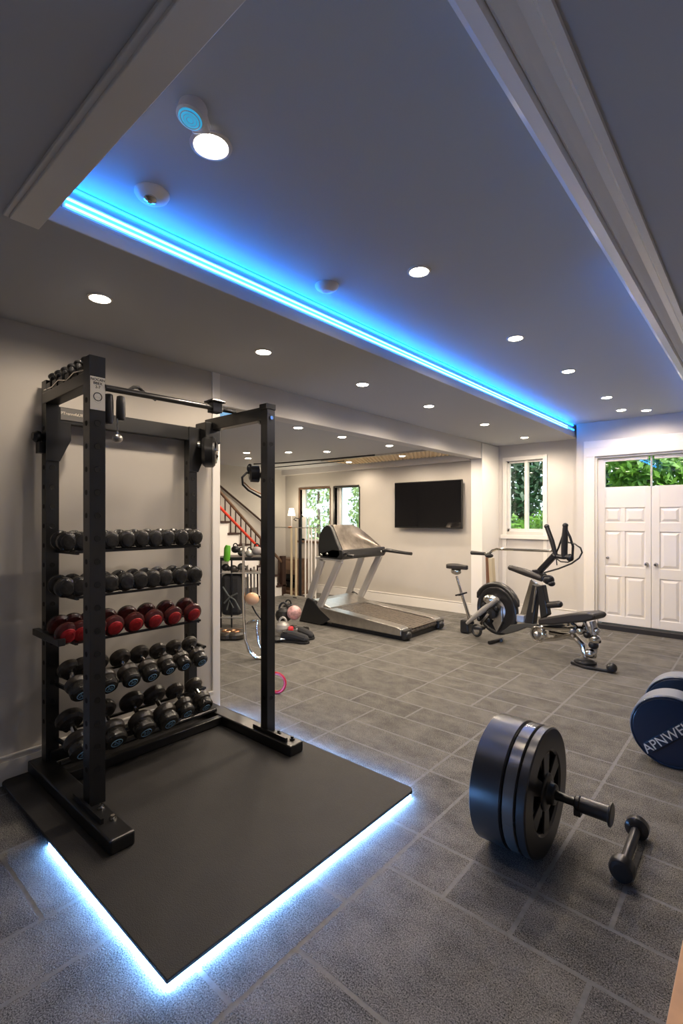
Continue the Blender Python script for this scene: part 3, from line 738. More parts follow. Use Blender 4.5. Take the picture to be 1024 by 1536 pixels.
# uprights
def up_(xb, zb, xt, zt, y, w=.09):
    MB().beam((xb, y, zb), (xt, y, zt), .05, w, up=(1, 0, .2)).build('upright', SILVERP, tm, .012)
for y in (ty0 + .0, ty1 - .02):
    up_(tx0 + .07, .22, -4.02, .86, y); up_(tx0 - .22, .06, -4.33, .84, y)
    MB().beam((-4.42, y, .865), (-3.98, y, .865), .06, .035).build('upright_cap', SILVERP, tm, .006)
# console: curved face board with black sides
cy0, cy1 = ty0 - .04, ty1 + .0
def cons_side(y0, y1, m_):
    pts = [(-4.36, .89), (-4.03, .87), (-3.985, .93), (-4.00, .985), (-4.15, 1.27), (-4.20, 1.30), (-4.27, 1.27), (-4.345, 1.17), (-4.37, 1.02)]
    return slab('console_side', m_, y0, y1, pts, .012)
cons_side(cy0, cy0 + .06, PLASTIC)
# face, tapering upwards toward the far side
vs = []; fs = []; N = 14; Mv = 8
for i in range(N + 1):
    s = i / N; y = cy0 + .06 + s * (cy1 - cy0 - .06)
    topz = 1.295 - max(0, s - .45) ** 1.5 * .80
    for j in range(Mv + 1):
        t = j / Mv; z = .985 + (topz - .985) * t
        x = -3.995 - .165 * t * (topz - .985) / .31 - .05 * math.sin(PI * t) * math.sin(PI * s)
        vs.append(Vector((x, y, z)))
    for j in range(Mv + 1):
        t = j / Mv; z = .985 + (topz - .985) * (1 - t); vs.append(Vector((-4.08 - .165 * (1 - t) * (topz - .985) / .31, y, z)))
row = 2 * (Mv + 1)
for i in range(N):
    for j in range(row): fs.append((i * row + j, i * row + (j + 1) % row, (i + 1) * row + (j + 1) % row, (i + 1) * row + j))
fs += [tuple(range(row)), tuple(range(N * row + row - 1, N * row - 1, -1))]
MB().add(vs, fs, True).build('console_face', CONS, tm)
slab('console_base', PLASTIC, cy0 + .0, cy1 + .03, [(-4.33, .875), (-3.97, .865), (-3.95, .90), (-3.96, .985), (-4.12, .99), (-4.33, .93)], .01)
for y, xe in ((cy0 + .05, -3.80), (cy1 - .02, -3.50)):
    MB().tube([(-4.0, y, .92), (-3.9, y, .945), (xe - .1, y, .92), (xe, y, .915)], [.03, .032, .026, .026], 12, flat=.8).build('handrail', PLASTIC, tm)
for q in ((-3.985, cy0 + .10, .89), (-3.96, cy0 + .05, .94), (-4.2, cy0 - .004, .93), (-4.30, cy0 - .004, .91), (-3.95, cy1 - .08, .93)):
    MB().ell(q, .022, .018, .018).build('button', CHROME, tm)

# ================= TV =================
tv = thing('television', 'flat black television mounted on the wall above the treadmill', 'television', (-3.86, 6.42, 1.58))
tvx0, tvx1, tz0, tz1 = -4.44, -3.28, 1.225, 1.935
bx('housing', BEZEL, tv, tvx0, tvx1, 6.385, 6.43, tz0, tz1, bevel=.006)
bx('screen', SCREEN, tv, tvx0 + .012, tvx1 - .012, 6.382, 6.386, tz0 + .02, tz1 - .012)
bx('wall_mount', PLASTIC, tv, -4.1, -3.6, 6.43, 6.5, 1.4, 1.75)
bx('lower_bezel', BLACKM, tv, tvx0 + .35, tvx1 - .45, 6.379, 6.384, tz0 + .002, tz0 + .012)

# ================= EXERCISE MACHINE =================
P0 = Vector((-2.55, 5.33, 0)); P1 = Vector((-1.274, 4.99, 0))
ud = (P1 - P0).normalized(); nn = Vector((-ud.y, ud.x, 0))   # nn points away from camera
def P(px, py, off=0):
    d = ray(px, py); o = Vector((0, 0, H)); t = (P0 - o).dot(nn) / d.dot(nn); return o + d * t + nn * off
def Z(px, py, dx=660, dy=770, s=3.657, off=0): return P(dx + px / s, dy + py / s, off)
em = thing('exercise_bike', 'black and chrome exercise bike with flywheel, upright arms and a long padded seat bench', 'exercise bike', (-1.9, 5.15, 0))
# saddle
c = Z(98, 305)
MB().prism([c + ud * a + nn * b for a, b in ((-.145, -.05), (-.12, -.085), (-.04, -.08), (.08, -.035), (.14, -.025), (.15, 0), (.14, .025), (.08, .035), (-.04, .08), (-.12, .085), (-.145, .05))], (0, 0, .055)).build('saddle', PAD, em, .02)
MB().ell(c + Vector((0, 0, -.03)) - ud * .03, .07, .05, .045).build('saddle_clamp', CHROME, em)
MB().tube([Z(90, 345), Z(118, 440), Z(168, 600)], [.016, .019, .022], 14).build('seat_post', CHROME, em)
MB().torus(Z(115, 445), Z(90, 345) - Z(168, 600), .035, .008, 20, 8).cyl(Z(85, 450), Z(145, 435), .010).build('post_clamp', BLACKM, em)
b0_ = Z(132, 590); b0_.z = .105
MB().box(b0_.x - .06, b0_.x + .05, b0_.y + .0, b0_.y + .16, 0.0, .16).build('rear_stabilizer', PLASTIC, em, .02)
MB().beam((b0_.x, b0_.y + .05, .13), Z(180, 600), .03, .03).build('stabilizer_arm', BLACKM, em)
# small wheel
w = Z(200, 640); w.z = .075
MB().torus(w, nn, .058, .017, 36, 10).build('small_tyre', TIREM, em)
MB().lathe(w - nn * .015, nn, [(0, .012), (.004, .03), (.008, .048), (.022, .048), (.026, .03), (.03, .012)], 28).build('wheel_hub', CHROME, em)
# flywheel: cowl + disc
fwc = Z(312, 530); fwc.z = max(fwc.z, .31)
MB().torus(fwc, nn, .245, .03, 56, 12).build('flywheel_rim', PLASTIC, em)
MB().lathe(fwc - nn * .02, nn, [(0, .06), (.0, .24), (.04, .24), (.04, .06)], 48).build('flywheel_disc', BLACKM, em)
MB().lathe(fwc - nn * .03, nn, [(0, .10), (.012, .13), (.05, .13), (.06, .10)], 36).build('flywheel_hub', STEEL, em)
fa = lambda d: math.radians(d)
m = MB()
pts = [fwc + (ud * math.cos(fa(a)) + Vector((0, 0, 1)) * math.sin(fa(a))) * .285 for a in range(15, 171, 12)]
m.tube(pts, [.02] + [.045] * (len(pts) - 2) + [.02], 12, flat=.7)
m.build('wheel_guard', BLACK, em)
MB().ell(Z(300, 470, off=-.06), .09, .05, .06, M=Matrix.Rotation(.2, 3, 'Z')).build('crank_housing', CHROME, em)
MB().tube([Z(160, 600, off=-.04), Z(215, 560, off=-.06), Z(270, 520, off=-.08), Z(340, 465, off=-.08)], [.018, .03, .034, .024], 12).build('main_arm', SILVERP, em)
MB().lathe(Z(305, 545, off=-.10), nn, [(0, .03), (.01, .06), (.03, .06), (.05, .03)], 26).build('chainring', BLACKM, em)
MB().beam(Z(305, 545, off=-.12), Z(262, 600, off=-.12), .02, .03).build('crank_arm', CHROME, em)
c = Z(262, 620, off=-.14)
MB().box(c.x - .05, c.x + .05, c.y - .05, c.y + .05, c.z - .015, c.z + .015).build('pedal', PLASTIC, em, .006)
for (a, b_) in ((235, 575), (330, 520), (262, 500), (290, 585)): MB().ell(Z(a, b_, off=-.07), .025, .02, .03).build('fitting', BLACKM, em)
MB().prism([Z(300, 600), Z(352, 510), Z(356, 590), Z(325, 650)], nn * -.05).build('gear_cover', STEEL, em, .005)
# stem + bars
MB().tube([Z(262, 385), Z(258, 240)], .020, 14).build('stem_post', COPPER, em)
MB().beam(Z(288, 385), Z(280, 245), .05, .055, up=nn).build('stem_box', CREAM, em, .006)
MB().ell(Z(268, 232), .05, .035, .025).build('stem_clamp', BLACKM, em)
MB().tube([Z(172, 216), Z(245, 222)], [.024, .019], 12).build('left_grip', PLASTIC, em)
MB().tube([Z(240, 221), Z(268, 222), Z(285, 205), Z(310, 196), Z(380, 198), Z(500, 203), Z(612, 206)], .014, 12).build('handlebar', CHROME, em)
# mast
def poly(name, m_, pts, th, off=0, bev=.006):
    return MB().prism([Z(a, b, off=off - th / 2) for a, b in pts], nn * th).build(name, m_, em, bev)
poly('mast_leg', CHROME, [(425, 590), (470, 600), (520, 385), (492, 360)], .05, .03)
poly('mast_leg', BLACK, [(470, 600), (522, 605), (545, 395), (515, 385)], .07, 0, .01)
poly('mast_leg', BLACK, [(560, 580), (602, 555), (572, 392), (540, 395)], .07, 0, .01)
MB().box(*(lambda c: (c.x - .05, c.x + .04, c.y - .04, c.y + .04, c.z - .04, c.z + .04))(Z(448, 575))).build('mast_bracket', STEEL, em, .01)
MB().tube([Z(540, 400, off=-.04), Z(530, 470, off=-.045), Z(520, 540, off=-.045)], .012).build('cable_housing', CHROME, em)
# small pad on the mast
pa_ = [Z(392, 300), Z(470, 325), Z(560, 358)]
MB().tube(pa_, [.030, .038, .034], 14, flat=1.0).ell(Z(388, 299), .034, .034, .03).build('armrest_pad', PAD, em)
MB().prism([Z(498, 310), Z(530, 308), Z(565, 335), Z(560, 365), (Z(520, 350))], nn * .07).build('pad_bracket', BLACKM, em, .01)
MB().ell(Z(595, 365), .055, .055, .05).ell(Z(610, 385), .035, .05, .03).torus(Z(590, 360, off=-.03), nn, .035, .010, 20, 8).build('adjuster_knob', BLACKM, em)
# arm to upper grips
MB().beam(Z(545, 318), Z(632, 225), .055, .06, up=nn).build('upper_arm', BLACKM, em, .012)
MB().tube([Z(635, 235), Z(612, 150), Z(586, 78)], [.022, .024, .022], 12).ell(Z(584, 72), .026, .026, .024).build('upright_grip', PLASTIC, em)
MB().tube([Z(680, 240), Z(682, 150), Z(686, 72)], [.030, .032, .024], 12).ell(Z(686, 66), .028, .028, .024).build('upright_grip', PLASTIC, em)
MB().tube([Z(690, 85), Z(712, 130), Z(728, 180), Z(725, 245)], .012, 8).tube([Z(625, 240), Z(648, 190), Z(672, 120)], .009, 8).build('brake_lever', BLACKM, em)
MB().tube([Z(640, 235), Z(680, 240), Z(715, 235)], .024, 10).ell(Z(712, 245), .035, .03, .035).build('cross_joint', BLACKM, em)
MB().tube([Z(696, 158), Z(740, 168), Z(770, 190), Z(778, 215), Z(762, 245), Z(720, 275), Z(650, 303), Z(572, 325)], .0085, 8).build('brake_cable', PLASTIC, em)
MB().tube([Z(640, 250), Z(660, 265), Z(700, 268), Z(728, 255)], .007, 8).tube([Z(636, 240), Z(640, 285)], .006, 6).build('brake_cable', PLASTIC, em)
MB().tube([Z(560, 512), Z(600, 502), Z(652, 498)], [.02, .034, .034], 12).ell(Z(652, 498), .036, .036, .034).build('foot_peg', PAD, em)
# lower frame
poly('frame_plate', mat('dark_metal_paint', (.10, .10, .095), .3, .5), [(335, 655), (372, 662), (430, 645), (480, 625), (535, 632), (545, 608), (480, 598), (395, 610)], .07, 0, .01)
# bench pad
q0_, q1_ = Z(568, 585), Z(878, 560)
m = MB()
uu = (q1_ - q0_); uu.z = 0; L_ = uu.length; uu.normalize()
zt_ = .335
A = Z(568, 606); B = Z(820, 590)
pad_poly = [Z(570, 572), Z(640, 560), Z(760, 542), Z(840, 537), Z(872, 545), Z(884, 562), Z(872, 578), Z(820, 590), Z(640, 604), Z(572, 606)]
MB().prism([v - nn * .11 for v in pad_poly], nn * .22).build('bench_pad', PAD, em, .02)
MB().beam(Z(572, 618), Z(700, 612), .10, .02).build('pad_support', BLACKM, em)
dk = Z(550, 660)
MB().lathe(dk - nn * .05, nn, [(0, .03), (.006, .07), (.012, .082), (.04, .082), (.05, .07)], 32).torus(dk - nn * .05, nn, .075, .010, 32, 8).build('pivot_disc', CHROME, em)
MB().ell(dk - nn * .055, .035, .035, .035).build('pivot_cap', STEEL, em)
for o1, a, b_ in ((-.05, (570, 622), (730, 632)), (-.05, (575, 690), (740, 665)), (.05, (580, 640), (760, 640))):
    MB().tube([Z(*a, off=o1), Z((a[0] + b_[0]) / 2, (a[1] + b_[1]) / 2 + 4, off=o1), Z(*b_, off=o1)], [.018, .024, .02], 12).build('link_tube', CHROME, em)
MB().tube([Z(600, 655), Z(660, 668), Z(740, 680), Z(780, 720), Z(800, 790)], [.02, .026, .032, .03, .026], 12).build('front_leg', CHROME, em)
MB().tube([Z(835, 592), Z(850, 640), Z(845, 700), Z(838, 790)], [.03, .032, .034, .03], 12).build('front_leg', STEEL, em)
MB().tube([Z(790, 595), Z(815, 650), Z(830, 720)], .018, 10).tube([Z(720, 600), Z(770, 640), Z(790, 610)], .015, 10).build('link_tube', CHROME, em)
for (a, b_, r_, m_) in ((860, 690, .050, CHROME), (850, 720, .045, BLACKM), (868, 640, .03, CHROME), (815, 665, .034, BLACKM), (780, 640, .045, CHROME), (880, 700, .02, BLACKM), (735, 640, .04, STEEL), (835, 765, .05, CHROME)):
    MB().ell(Z(a, b_, off=-.03), r_, r_, r_ * .9).build('joint', m_, em)
MB().cyl(Z(700, 605, off=-.05), Z(700, 605, off=.05), .022).build('cross_bolt', CHROME, em)
# front foot
f0 = Z(800, 815); f0.z = 0; f1 = Z(945, 790); f1.z = 0
MB().prism([f0 - ud * .10 - nn * .10, f0 + ud * .06 - nn * .13, f1 + ud * .02 - nn * .05, f1 + nn * .02, f0 + nn * .05, f0 - ud * .08 + nn * .02], (0, 0, .03)).build('front_foot', PLASTIC, em, .01)
MB().ell((f0.x - .0, f0.y - .03, .04), .10, .09, .035).build('foot_pad', PLASTIC, em)
g = Z(945, 785); MB().ell((g.x, g.y - .03, .045), .045, .045, .045).build('foot_roller', PLASTIC, em)
# flywheel foot so the wheel side stands on the floor
MB().tube([Vector((fwc.x + .06, fwc.y - .03, .035)), Vector((fwc.x + .02, fwc.y + .12, .02)), Vector((fwc.x - .02, fwc.y - .16, .02))], .02).build('mid_stabilizer', BLACKM, em)

# ================= STAIRS in the second room =================
stx0, stx1 = XS + .01, -6.5
sy = 5.95; rise, run = .19, .205
sts = thing('staircase', 'staircase with dark balusters and white stringer rising along the far room wall', 'staircase', (-6.8, 5.2, 0))
m = MB(); m2 = MB(); ns = 10
for k in range(ns):
    y1 = sy - k * run; z1 = (k + 1) * rise
    m.box(stx0, stx1 + .02, y1 - run - .02, y1 + .012, z1 - .03, z1)
    m2.box(stx0, stx1, y1 - run, y1, max(0, z1 - .55), z1 - .03)
m.build('treads', STAIRW, sts); m2.build('stringer', TRIM, sts)
for k in range(ns - 1):
    y1 = sy - k * run; z1 = (k + 1) * rise
    for e in (.05, .15):
        yy = y1 - e; rz = 1.0 + (5.42 - yy) * (rise / run)
        MB().cyl((stx1 - .02, yy, z1), (stx1 - .02, yy, rz), .011, n=8).build('baluster', STAIRW, sts)
rail = lambda z: [(stx1 - .02, 5.90, z + (5.42 - 5.90) * rise / run), (stx1 - .02, 4.15, z + (5.42 - 4.15) * rise / run)]
MB().tube(rail(1.01), .024, 10).build('handrail', WOODD, sts)
MB().tube([(stx1 + .02, 5.55, .68), (stx1 + .02, 4.15, .70 + 1.38 * .86)], .022, 10).build('red_rail', REDR, sts, label='bright red lower rail')
MB().tube([(XS + .06, 6.1, 1.15), (XS + .06, 4.6, 2.15)], .018, 8).build('wall_handrail', STAIRW, sts)
MB().box(stx1 - .06, stx1 + .02, 5.86, 5.94, 0, .70).build('newel_post', STAIRW, sts)
# wooden cabinet in the corner
cb = thing('cabinet', 'low brown wooden cabinet with glass front in the far corner beyond the rack post', 'cabinet', (-6.65, 6.25, 0))
bx('body', WOODD, cb, -6.95, -6.45, 6.18, 6.46, .04, .62, bevel=.006)
bx('glass_door', SCREEN, cb, -6.93, -6.50, 6.172, 6.18, .10, .34)
bx('drawer', mat('mid_brown_wood', (.20, .12, .075), .45, nscale=8, namt=.2), cb, -6.93, -6.50, 6.168, 6.18, .42, .58)
bx('base_platform', WOODD, cb, -7.02, -6.30, 6.02, 6.46, 0, .04)
# ---- frame stand with curtain pipes + lamps near the windows ----
ck = thing('coat_stand', 'tall dark steel upright with hooks standing left of the far window', 'stand', (-6.05, 5.9, 0))
q = onY(450, 800, 5.95)
MB().cyl((q.x, 5.95, .02), (q.x, 5.95, 1.35), .028).build('pole', BLACKM, ck)
MB().lathe((q.x, 5.95, 0), (0, 0, 1), [(0, .14), (.015, .14), (.025, .05)], 24).build('base', BLACKM, ck)
MB().tube([(q.x, 5.95, 1.22), (q.x + .06, 5.9, 1.36), (q.x + .10, 5.88, 1.43), (q.x + .14, 5.88, 1.40)], .012).build('hook', BLACKM, ck)
MB().tube([(q.x, 5.95, 1.36), (q.x - .10, 5.93, 1.38), (q.x - .14, 5.93, 1.35), (q.x - .08, 5.93, 1.33)], .009).build('hook', BLACKM, ck)
rr = onY(430, 796, 5.85); r2 = onY(482, 796, 5.85)
fs_ = thing('garment_rack', 'white tubular rail frame with upright pipes beside the treadmill console', 'rack', (rr.x, 5.85, 0))
MB().tube([(rr.x - .45, 5.85, 1.21), (r2.x, 5.85, 1.21)], .008).build('top_rail', STEEL, fs_)
for px in (437, 444, 458, 463, 467, 473): 
    q = onY(px, 800, 5.85); MB().cyl((q.x, 5.85, .03), (q.x, 5.85, 1.21), .014 if px > 444 else .020, n=10).build('pipe', CREAM if px < 445 else TRIM, fs_)
MB().box(rr.x - .05, r2.x + .03, 5.82, 5.88, 0, .035).build('base_bar', SILVERP, fs_)
MB().ell((rr.x + .09, 5.84, 1.215), .05, .03, .018).build('coupling', COPPER, fs_)
def lamp(px, py, Y, r, label, zb):
    q = onY(px, py, Y)
    o = thing('floor_lamp', label, 'lamp', (q.x, Y, 0))
    MB().lathe((q.x, Y, q.z - .07), (0, 0, 1), [(0, r), (.14, r * .62)], 24).build('lamp_shade', SHADE, o)
    MB().cyl((q.x, Y, .03), (q.x, Y, q.z), .012).build('pole', WHITEP, o)
    MB().lathe((q.x, Y, 0), (0, 0, 1), [(0, .11), (.015, .11), (.03, .03)], 20).build('base', WHITEP, o)
    l = bpy.data.lights.new('lamp_bulb', 'POINT'); l.energy = 7; l.color = (1, .85, .62); l.shadow_soft_size = .05
    lo = bpy.data.objects.new('lamp_bulb', l); C.objects.link(lo); lo.parent = o; lo.location = (0, 0, q.z + .12)
lamp(463, 769, 6.15, .12, 'white floor lamp standing in front of the far left window', 1.3)
lamp(437, 768, 6.2, .07, 'narrow white floor lamp in the corner left of the windows', 1.3)
# drum device with looped hose on the far side of the front rack post
hd = thing('hose_reel', 'black reel with a looped hose fixed behind the front right rack post', 'hose reel', (-2.36, 2.0, 1.66))
q = P(0, 0) if False else onX(384, 706, -2.36)
MB().lathe((-2.40, 1.945, 1.665), (.5, .86, 0), [(-.04, .03), (-.03, .05), (.02, .052), (.03, .03)], 22).ell((-2.43, 1.925, 1.70), .02, .02, .03).build('reel', BLACKM, hd)
MB().beam((-2.40, 1.95, 1.655), (-2.31, 1.96, 1.655), .03, .03).build('mount', BLACK, hd)
hpts = [(378, 710), (370, 709), (363, 716), (364, 727), (372, 735), (384, 742), (393, 747)]
MB().tube([onX(a, b, -2.42) for a, b in hpts], .007, 8).build('hose', BLACKM, hd)
MB().tube([onX(a, b, -2.42) for a, b in [(366, 724), (376, 733), (392, 741)]], .004, 8).build('hose_lining', COPPER, hd)

# ================= CLUTTER beyond the wall end =================
# chrome hoop stand with tan ball
hx = Vector((-3.77, 3.07, 0)); 
hs_ = thing('hoop_stand', 'tall chrome hoop stand with a tan ball, seen left of the front rack post', 'stand', hx)
vd = Vector((-S, K, 0)); vr = Vector((K, S, 0))
def HP(px, py, off=0):
    d = ray(px, py); o = Vector((0, 0, H)); t = (hx - o).dot(vd) / d.dot(vd); return o + d * (t + off)
MB().tube([HP(365, 815), HP(365, 880), HP(366, 930), HP(368, 958), HP(374, 976), HP(384, 986), HP(396, 988), HP(402, 984)], [.012, .014, .016, .019, .021, .021, .019, .017], 12).build('hoop', CHROME, hs_)
MB().tube([HP(386, 930), HP(385, 945), HP(388, 965), HP(396, 982)], .012, 10).tube([HP(400, 984), HP(406, 950), HP(404, 920)], .012, 10).build('inner_hoop', CHROME, hs_)
MB().ell(HP(378, 898), .075, .065, .060, 20, 14).build('ball', TAN, hs_)
MB().tube([HP(378, 909), HP(384, 920), HP(392, 930)], .008).cyl(HP(385, 894), HP(390, 896), .015).build('ball_mount', BLACKM, hs_)
MB().ell(HP(378, 933), .07, .05, .022, M=Matrix.Rotation(-.4, 3, 'Y')).build('foot_plate', CHROME, hs_)
# equipment shelf
rx, ry = -5.05, 3.75
er = thing('equipment_rack', 'black low equipment rack crowded with gear, visible between wall end and rack post', 'rack', (rx, ry, 0))
def EP(px, py, Y=None, t=6.1):
    d = ray(px, py); return Vector((0, 0, H)) + d * t
def vbox(name, m_, par, px0, py0, px1, py1, t=6.1, dep=.25, bevel=.01):
    a = EP(px0, py0, t=t); b = EP(px1, py1, t=t)
    c = (a + b) / 2 + vd * dep / 2
    w_ = (b - a).dot(vr) / 2; h_ = abs(b.z - a.z) / 2
    return MB().obox(c, vr * w_, vd * dep / 2, Vector((0, 0, h_))).build(name, m_, par, bevel)
vbox('top_shelf', BLACKM, er, 328, 836, 394, 841, dep=.4)
vbox('mid_shelf', SILVERP, er, 328, 859, 394, 861, dep=.4)
vbox('low_rail', SILVERP, er, 328, 925, 365, 928, dep=.03)
vbox('low_rail', COPPER, er, 328, 943, 366, 945, dep=.03)
for px in (331, 347, 392): vbox('frame_leg', BLACKM, er, px - 1.3, 836, px + 1.3, 942, dep=.02)
for px in (331, 392): vbox('frame_leg', BLACKM, er, px - 1.3, 836, px + 1.3, 938, t=6.4, dep=.02)
for k, px in enumerate((361, 366, 371, 376, 381, 386, 390)):
    o = MB().cyl(EP(px, 852 - (k % 3) * 2, t=6.3), EP(px + .5, 893, t=6.3), .011, n=8).build('exercise_bar', STAIRW if k % 2 else STEEL)
    tag(o, 'thin upright exercise bar leaning in the crowded equipment rack, one of a cluster', 'bar', 'upright bars in the equipment rack')
o = vbox('duffel_bag', FABRIC, None, 331, 862, 362, 924, t=6.12, dep=.28, bevel=.05); tag(o, 'large black bag stuffed in the lower part of the equipment rack', 'bag')
m = MB()
for a in ([(334, 880), (342, 893), (352, 900), (360, 915)], [(336, 905), (345, 895), (356, 890)], [(340, 915), (344, 900), (350, 912)]):
    m.tube([EP(x, y, t=6.06) for x, y in a], .010, 8)
tag(m.build('strap', mat('grey_webbing', (.09, .10, .10), .5)), 'grey webbing straps tangled over the black bag', 'strap')
g0 = EP(340, 826, t=5.98)
gb = thing('foam_roller', 'bright green upright foam roller on the shelf beside the wall end', 'foam roller', (g0.x, g0.y, 1.0))
MB().tube([EP(340, 842, t=5.98), EP(340, 838, t=5.98), EP(341, 822, t=5.98), EP(342, 818, t=5.98)], [.028, .040, .040, .028], 16).build('roller', GREEN, gb)
# dumbbells / gear on the top shelf
for k, (px, py, r_, m_, lab) in enumerate(((353, 824, .055, BLACKM, 'dark lumpy weight on the top shelf right of the green roller'), (362, 829, .05, PLATEB, 'grey metal weight on the top shelf behind the chrome hoop'),
                                          (374, 830, .055, SILVERP, 'silver kettle-shaped weight on the top shelf of the equipment rack'), (385, 826, .065, mat('pale_mauve_vinyl', (.30, .27, .26), .5), 'pale mauve round weight on the top shelf beside the rack post'))):
    c = EP(px, py, t=6.2); o = thing('kettlebell', lab, 'kettlebell', (c.x, c.y, c.z - .05))
    MB().ell(c, r_, r_, r_ * .85).build('body', m_, o); MB().torus(c + Vector((0, 0, r_ * .9)), vd, r_ * .45, r_ * .14, 20, 8).build('handle', BLACKM, o)
for k, (px, py) in enumerate(((338, 851), (350, 853), (362, 850))):
    c = EP(px, py, t=6.15); 
    o = MB().ell(c, .05, .05, .045).ell(c + vr * .04 + Vector((0, 0, -.015)), .035, .03, .03).build('hand_weight', [BLACKM, DBRUB2, PLATEB][k])
    tag(o, 'small dark hand weight on the middle shelf of the equipment rack, %s' % ['left', 'middle', 'right'][k], 'hand weight', 'hand weights on the middle shelf')
for k, (px, lab) in enumerate(((340, 'left'), (353, 'right'))):
    c = onZ(px, 951, .05)
    o = thing('round_weight', 'dark round weight lying on the floor below the equipment rack, %s of two' % lab, 'weight', (c.x, c.y, 0), 'floor weights below the equipment rack')
    MB().lathe((c.x, c.y, 0), (0, 0, 1), [(0, .10), (.02, .125), (.06, .125), (.08, .10), (.085, .04)], 24).build('disc', DBRUB2, o); MB().torus((c.x, c.y, .085), (0, 0, 1), .05, .008, 20, 6).build('rim', COPPER, o)
# pile of gear right of the post
def GP(px, py, t=5.75): return Vector((0, 0, H)) + ray(px, py) * t
c = GP(441, 919, 5.8)
pb_ = thing('patterned_ball', 'pink and white mottled ball on the pile of black gear beside the treadmill', 'ball', (c.x, c.y, c.z - .08))
MB().ell(c, .085, .085, .085, 20, 14).build('ball', PINK, pb_)
def kettle(px, py, r_, m_, label, t=5.75):
    c = GP(px, py, t); c.z = max(c.z, r_ * .8)
    o = thing('kettlebell', label, 'kettlebell', (c.x, c.y, c.z - r_ * .8))
    MB().lathe(c, (0, 0, 1), [(-r_ * .8, r_ * .55), (-r_ * .6, r_ * .85), (0, r_), (r_ * .5, r_ * .85), (r_ * .85, r_ * .4)], 20).build('body', m_, o)
    MB().tube([c + vr * (r_ * .5 * math.cos(a)) + Vector((0, 0, r_ * (.7 + .75 * math.sin(a)))) for a in [PI * q / 8 for q in range(9)]], r_ * .14, 8).build('handle', m_, o)
kettle(425, 922, .10, BLACK, 'black kettlebell in the gear pile directly right of the rack post', 5.9)
kettle(432, 912, .07, BLACKM, 'small black kettlebell at the top of the gear pile', 6.05)
kettle(424, 942, .085, SILVERP, 'grey kettlebell at the left bottom of the gear pile', 5.65)
def shoe(px, py, t, ang, label, s=1.0, base=None):
    c = GP(px, py, t); z0 = 0.0 if base is None else base
    d = Vector((math.cos(ang), math.sin(ang), 0)); sd_ = Vector((-d.y, d.x, 0))
    o = thing('training_shoe', label, 'shoe', (c.x, c.y, z0), 'black training shoes in the gear pile')
    out = [(-.14, .035), (-.10, .048), (0, .042), (.08, .055), (.13, .045), (.15, 0)]
    pl = [Vector((c.x, c.y, z0)) + d * a * s + sd_ * b * s for a, b in out] + [Vector((c.x, c.y, z0)) + d * a * s - sd_ * b * s for a, b in reversed(out[:-1])]
    MB().prism(pl, (0, 0, .025)).build('sole', PLASTIC, o, .006)
    MB().tube([Vector((c.x, c.y, z0 + h)) + d * a * s for a, h in ((-.13, .05), (-.08, .065), (-.02, .07), (.05, .055), (.11, .04), (.14, .035))], [.035 * s, .05 * s, .048 * s, .046 * s, .042 * s, .02 * s], 12, flat=1).build('upper', FABRIC, o)
    MB().torus(Vector((c.x, c.y, z0 + .105)) - d * .08 * s, (0, 0, 1), .035 * s, .010, 18, 6).build('collar', BLACKM, o)
shoe(453, 940, 5.65, .1, 'black training shoe at the right end of the gear pile beside the treadmill', 1.15)
shoe(442, 950, 5.45, .35, 'black training shoe at the front of the gear pile', 1.2)
c = GP(436, 938, 5.6); c.z = .10
o = thing('small_weight', 'small red and silver weight at the front of the gear pile', 'weight', (c.x, c.y, 0))
MB().lathe(c + vr * -.03, vr, [(0, .03), (.01, .045), (.05, .045), (.06, .03)], 20).build('disc', REDP, o); MB().lathe(c + vr * .03, vr, [(0, .03), (.03, .04), (.05, .03)], 20).build('cap', CHROME, o)
MB().box(c.x - .04, c.x + .04, c.y - .03, c.y + .03, 0, .075).build('stand', BLACKM, o, .01)
for (px, py, t, a, z, lab) in ((428, 958, 5.45, .9, .035, 'hex-ended dumbbell with chrome handle at the front of the gear pile'), (449, 926, 5.95, .2, .036, 'hex-ended dumbbell with chrome handle behind the black shoes of the gear pile')):
    c = GP(px, py, t); c.z = z; d = Vector((math.cos(a), math.sin(a), 0))
    o = thing('dumbbell', lab, 'dumbbell', (c.x, c.y, 0))
    MB().cyl(c - d * .07, c + d * .07, .012).build('handle', CHROME, o)
    for sg in (-1, 1): MB().cyl(c + d * sg * .055, c + d * sg * .12, .036, n=6).build('head', DBRUB, o)
# red ring
c = onZ(414, 1040, 0); c.z = .085
o = MB().torus(c, vd + vr * .25, .075, .0125, 40, 10).build('resistance_ring', REDP)
tag(o, 'bright red ring standing on the tiles behind the front rack post', 'ring')

# ================= GARDEN =================
def bush(name, c, rx, ry, rz, n, m_, label, cat, size=.06, trunk=None):
    o = thing(name, label, cat, (c[0], c[1], .35))
    m = MB()
    for i in range(n):
        a = random.uniform(0, 2 * PI); u = random.uniform(-.9, 1); s_ = math.sqrt(1 - u * u); k = random.uniform(.6, 1.05)
        p = Vector((c[0] + rx * s_ * math.cos(a) * k, c[1] + ry * s_ * math.sin(a) * k, c[2] + rz * u * k))
        d1 = Vector((random.gauss(0, 1), random.gauss(0, 1), random.gauss(0, 1))).normalized(); d2 = d1.orthogonal().normalized()
        z = size * random.uniform(.6, 1.3)
        m.add([p - d1 * z, p + d2 * z * .45, p + d1 * z, p - d2 * z * .45], [(0, 1, 2, 3)])
    m.build('foliage', m_, o)
    MB().tube([(c[0], c[1], .3), (c[0] + .04, c[1], .3 + (c[2] - .3) * .6), (c[0], c[1] + .03, c[2] + rz * .3)], [.06, .05, .03] if trunk is None else [trunk, trunk * .8, trunk * .5], 8).build('trunk', BARK, o)
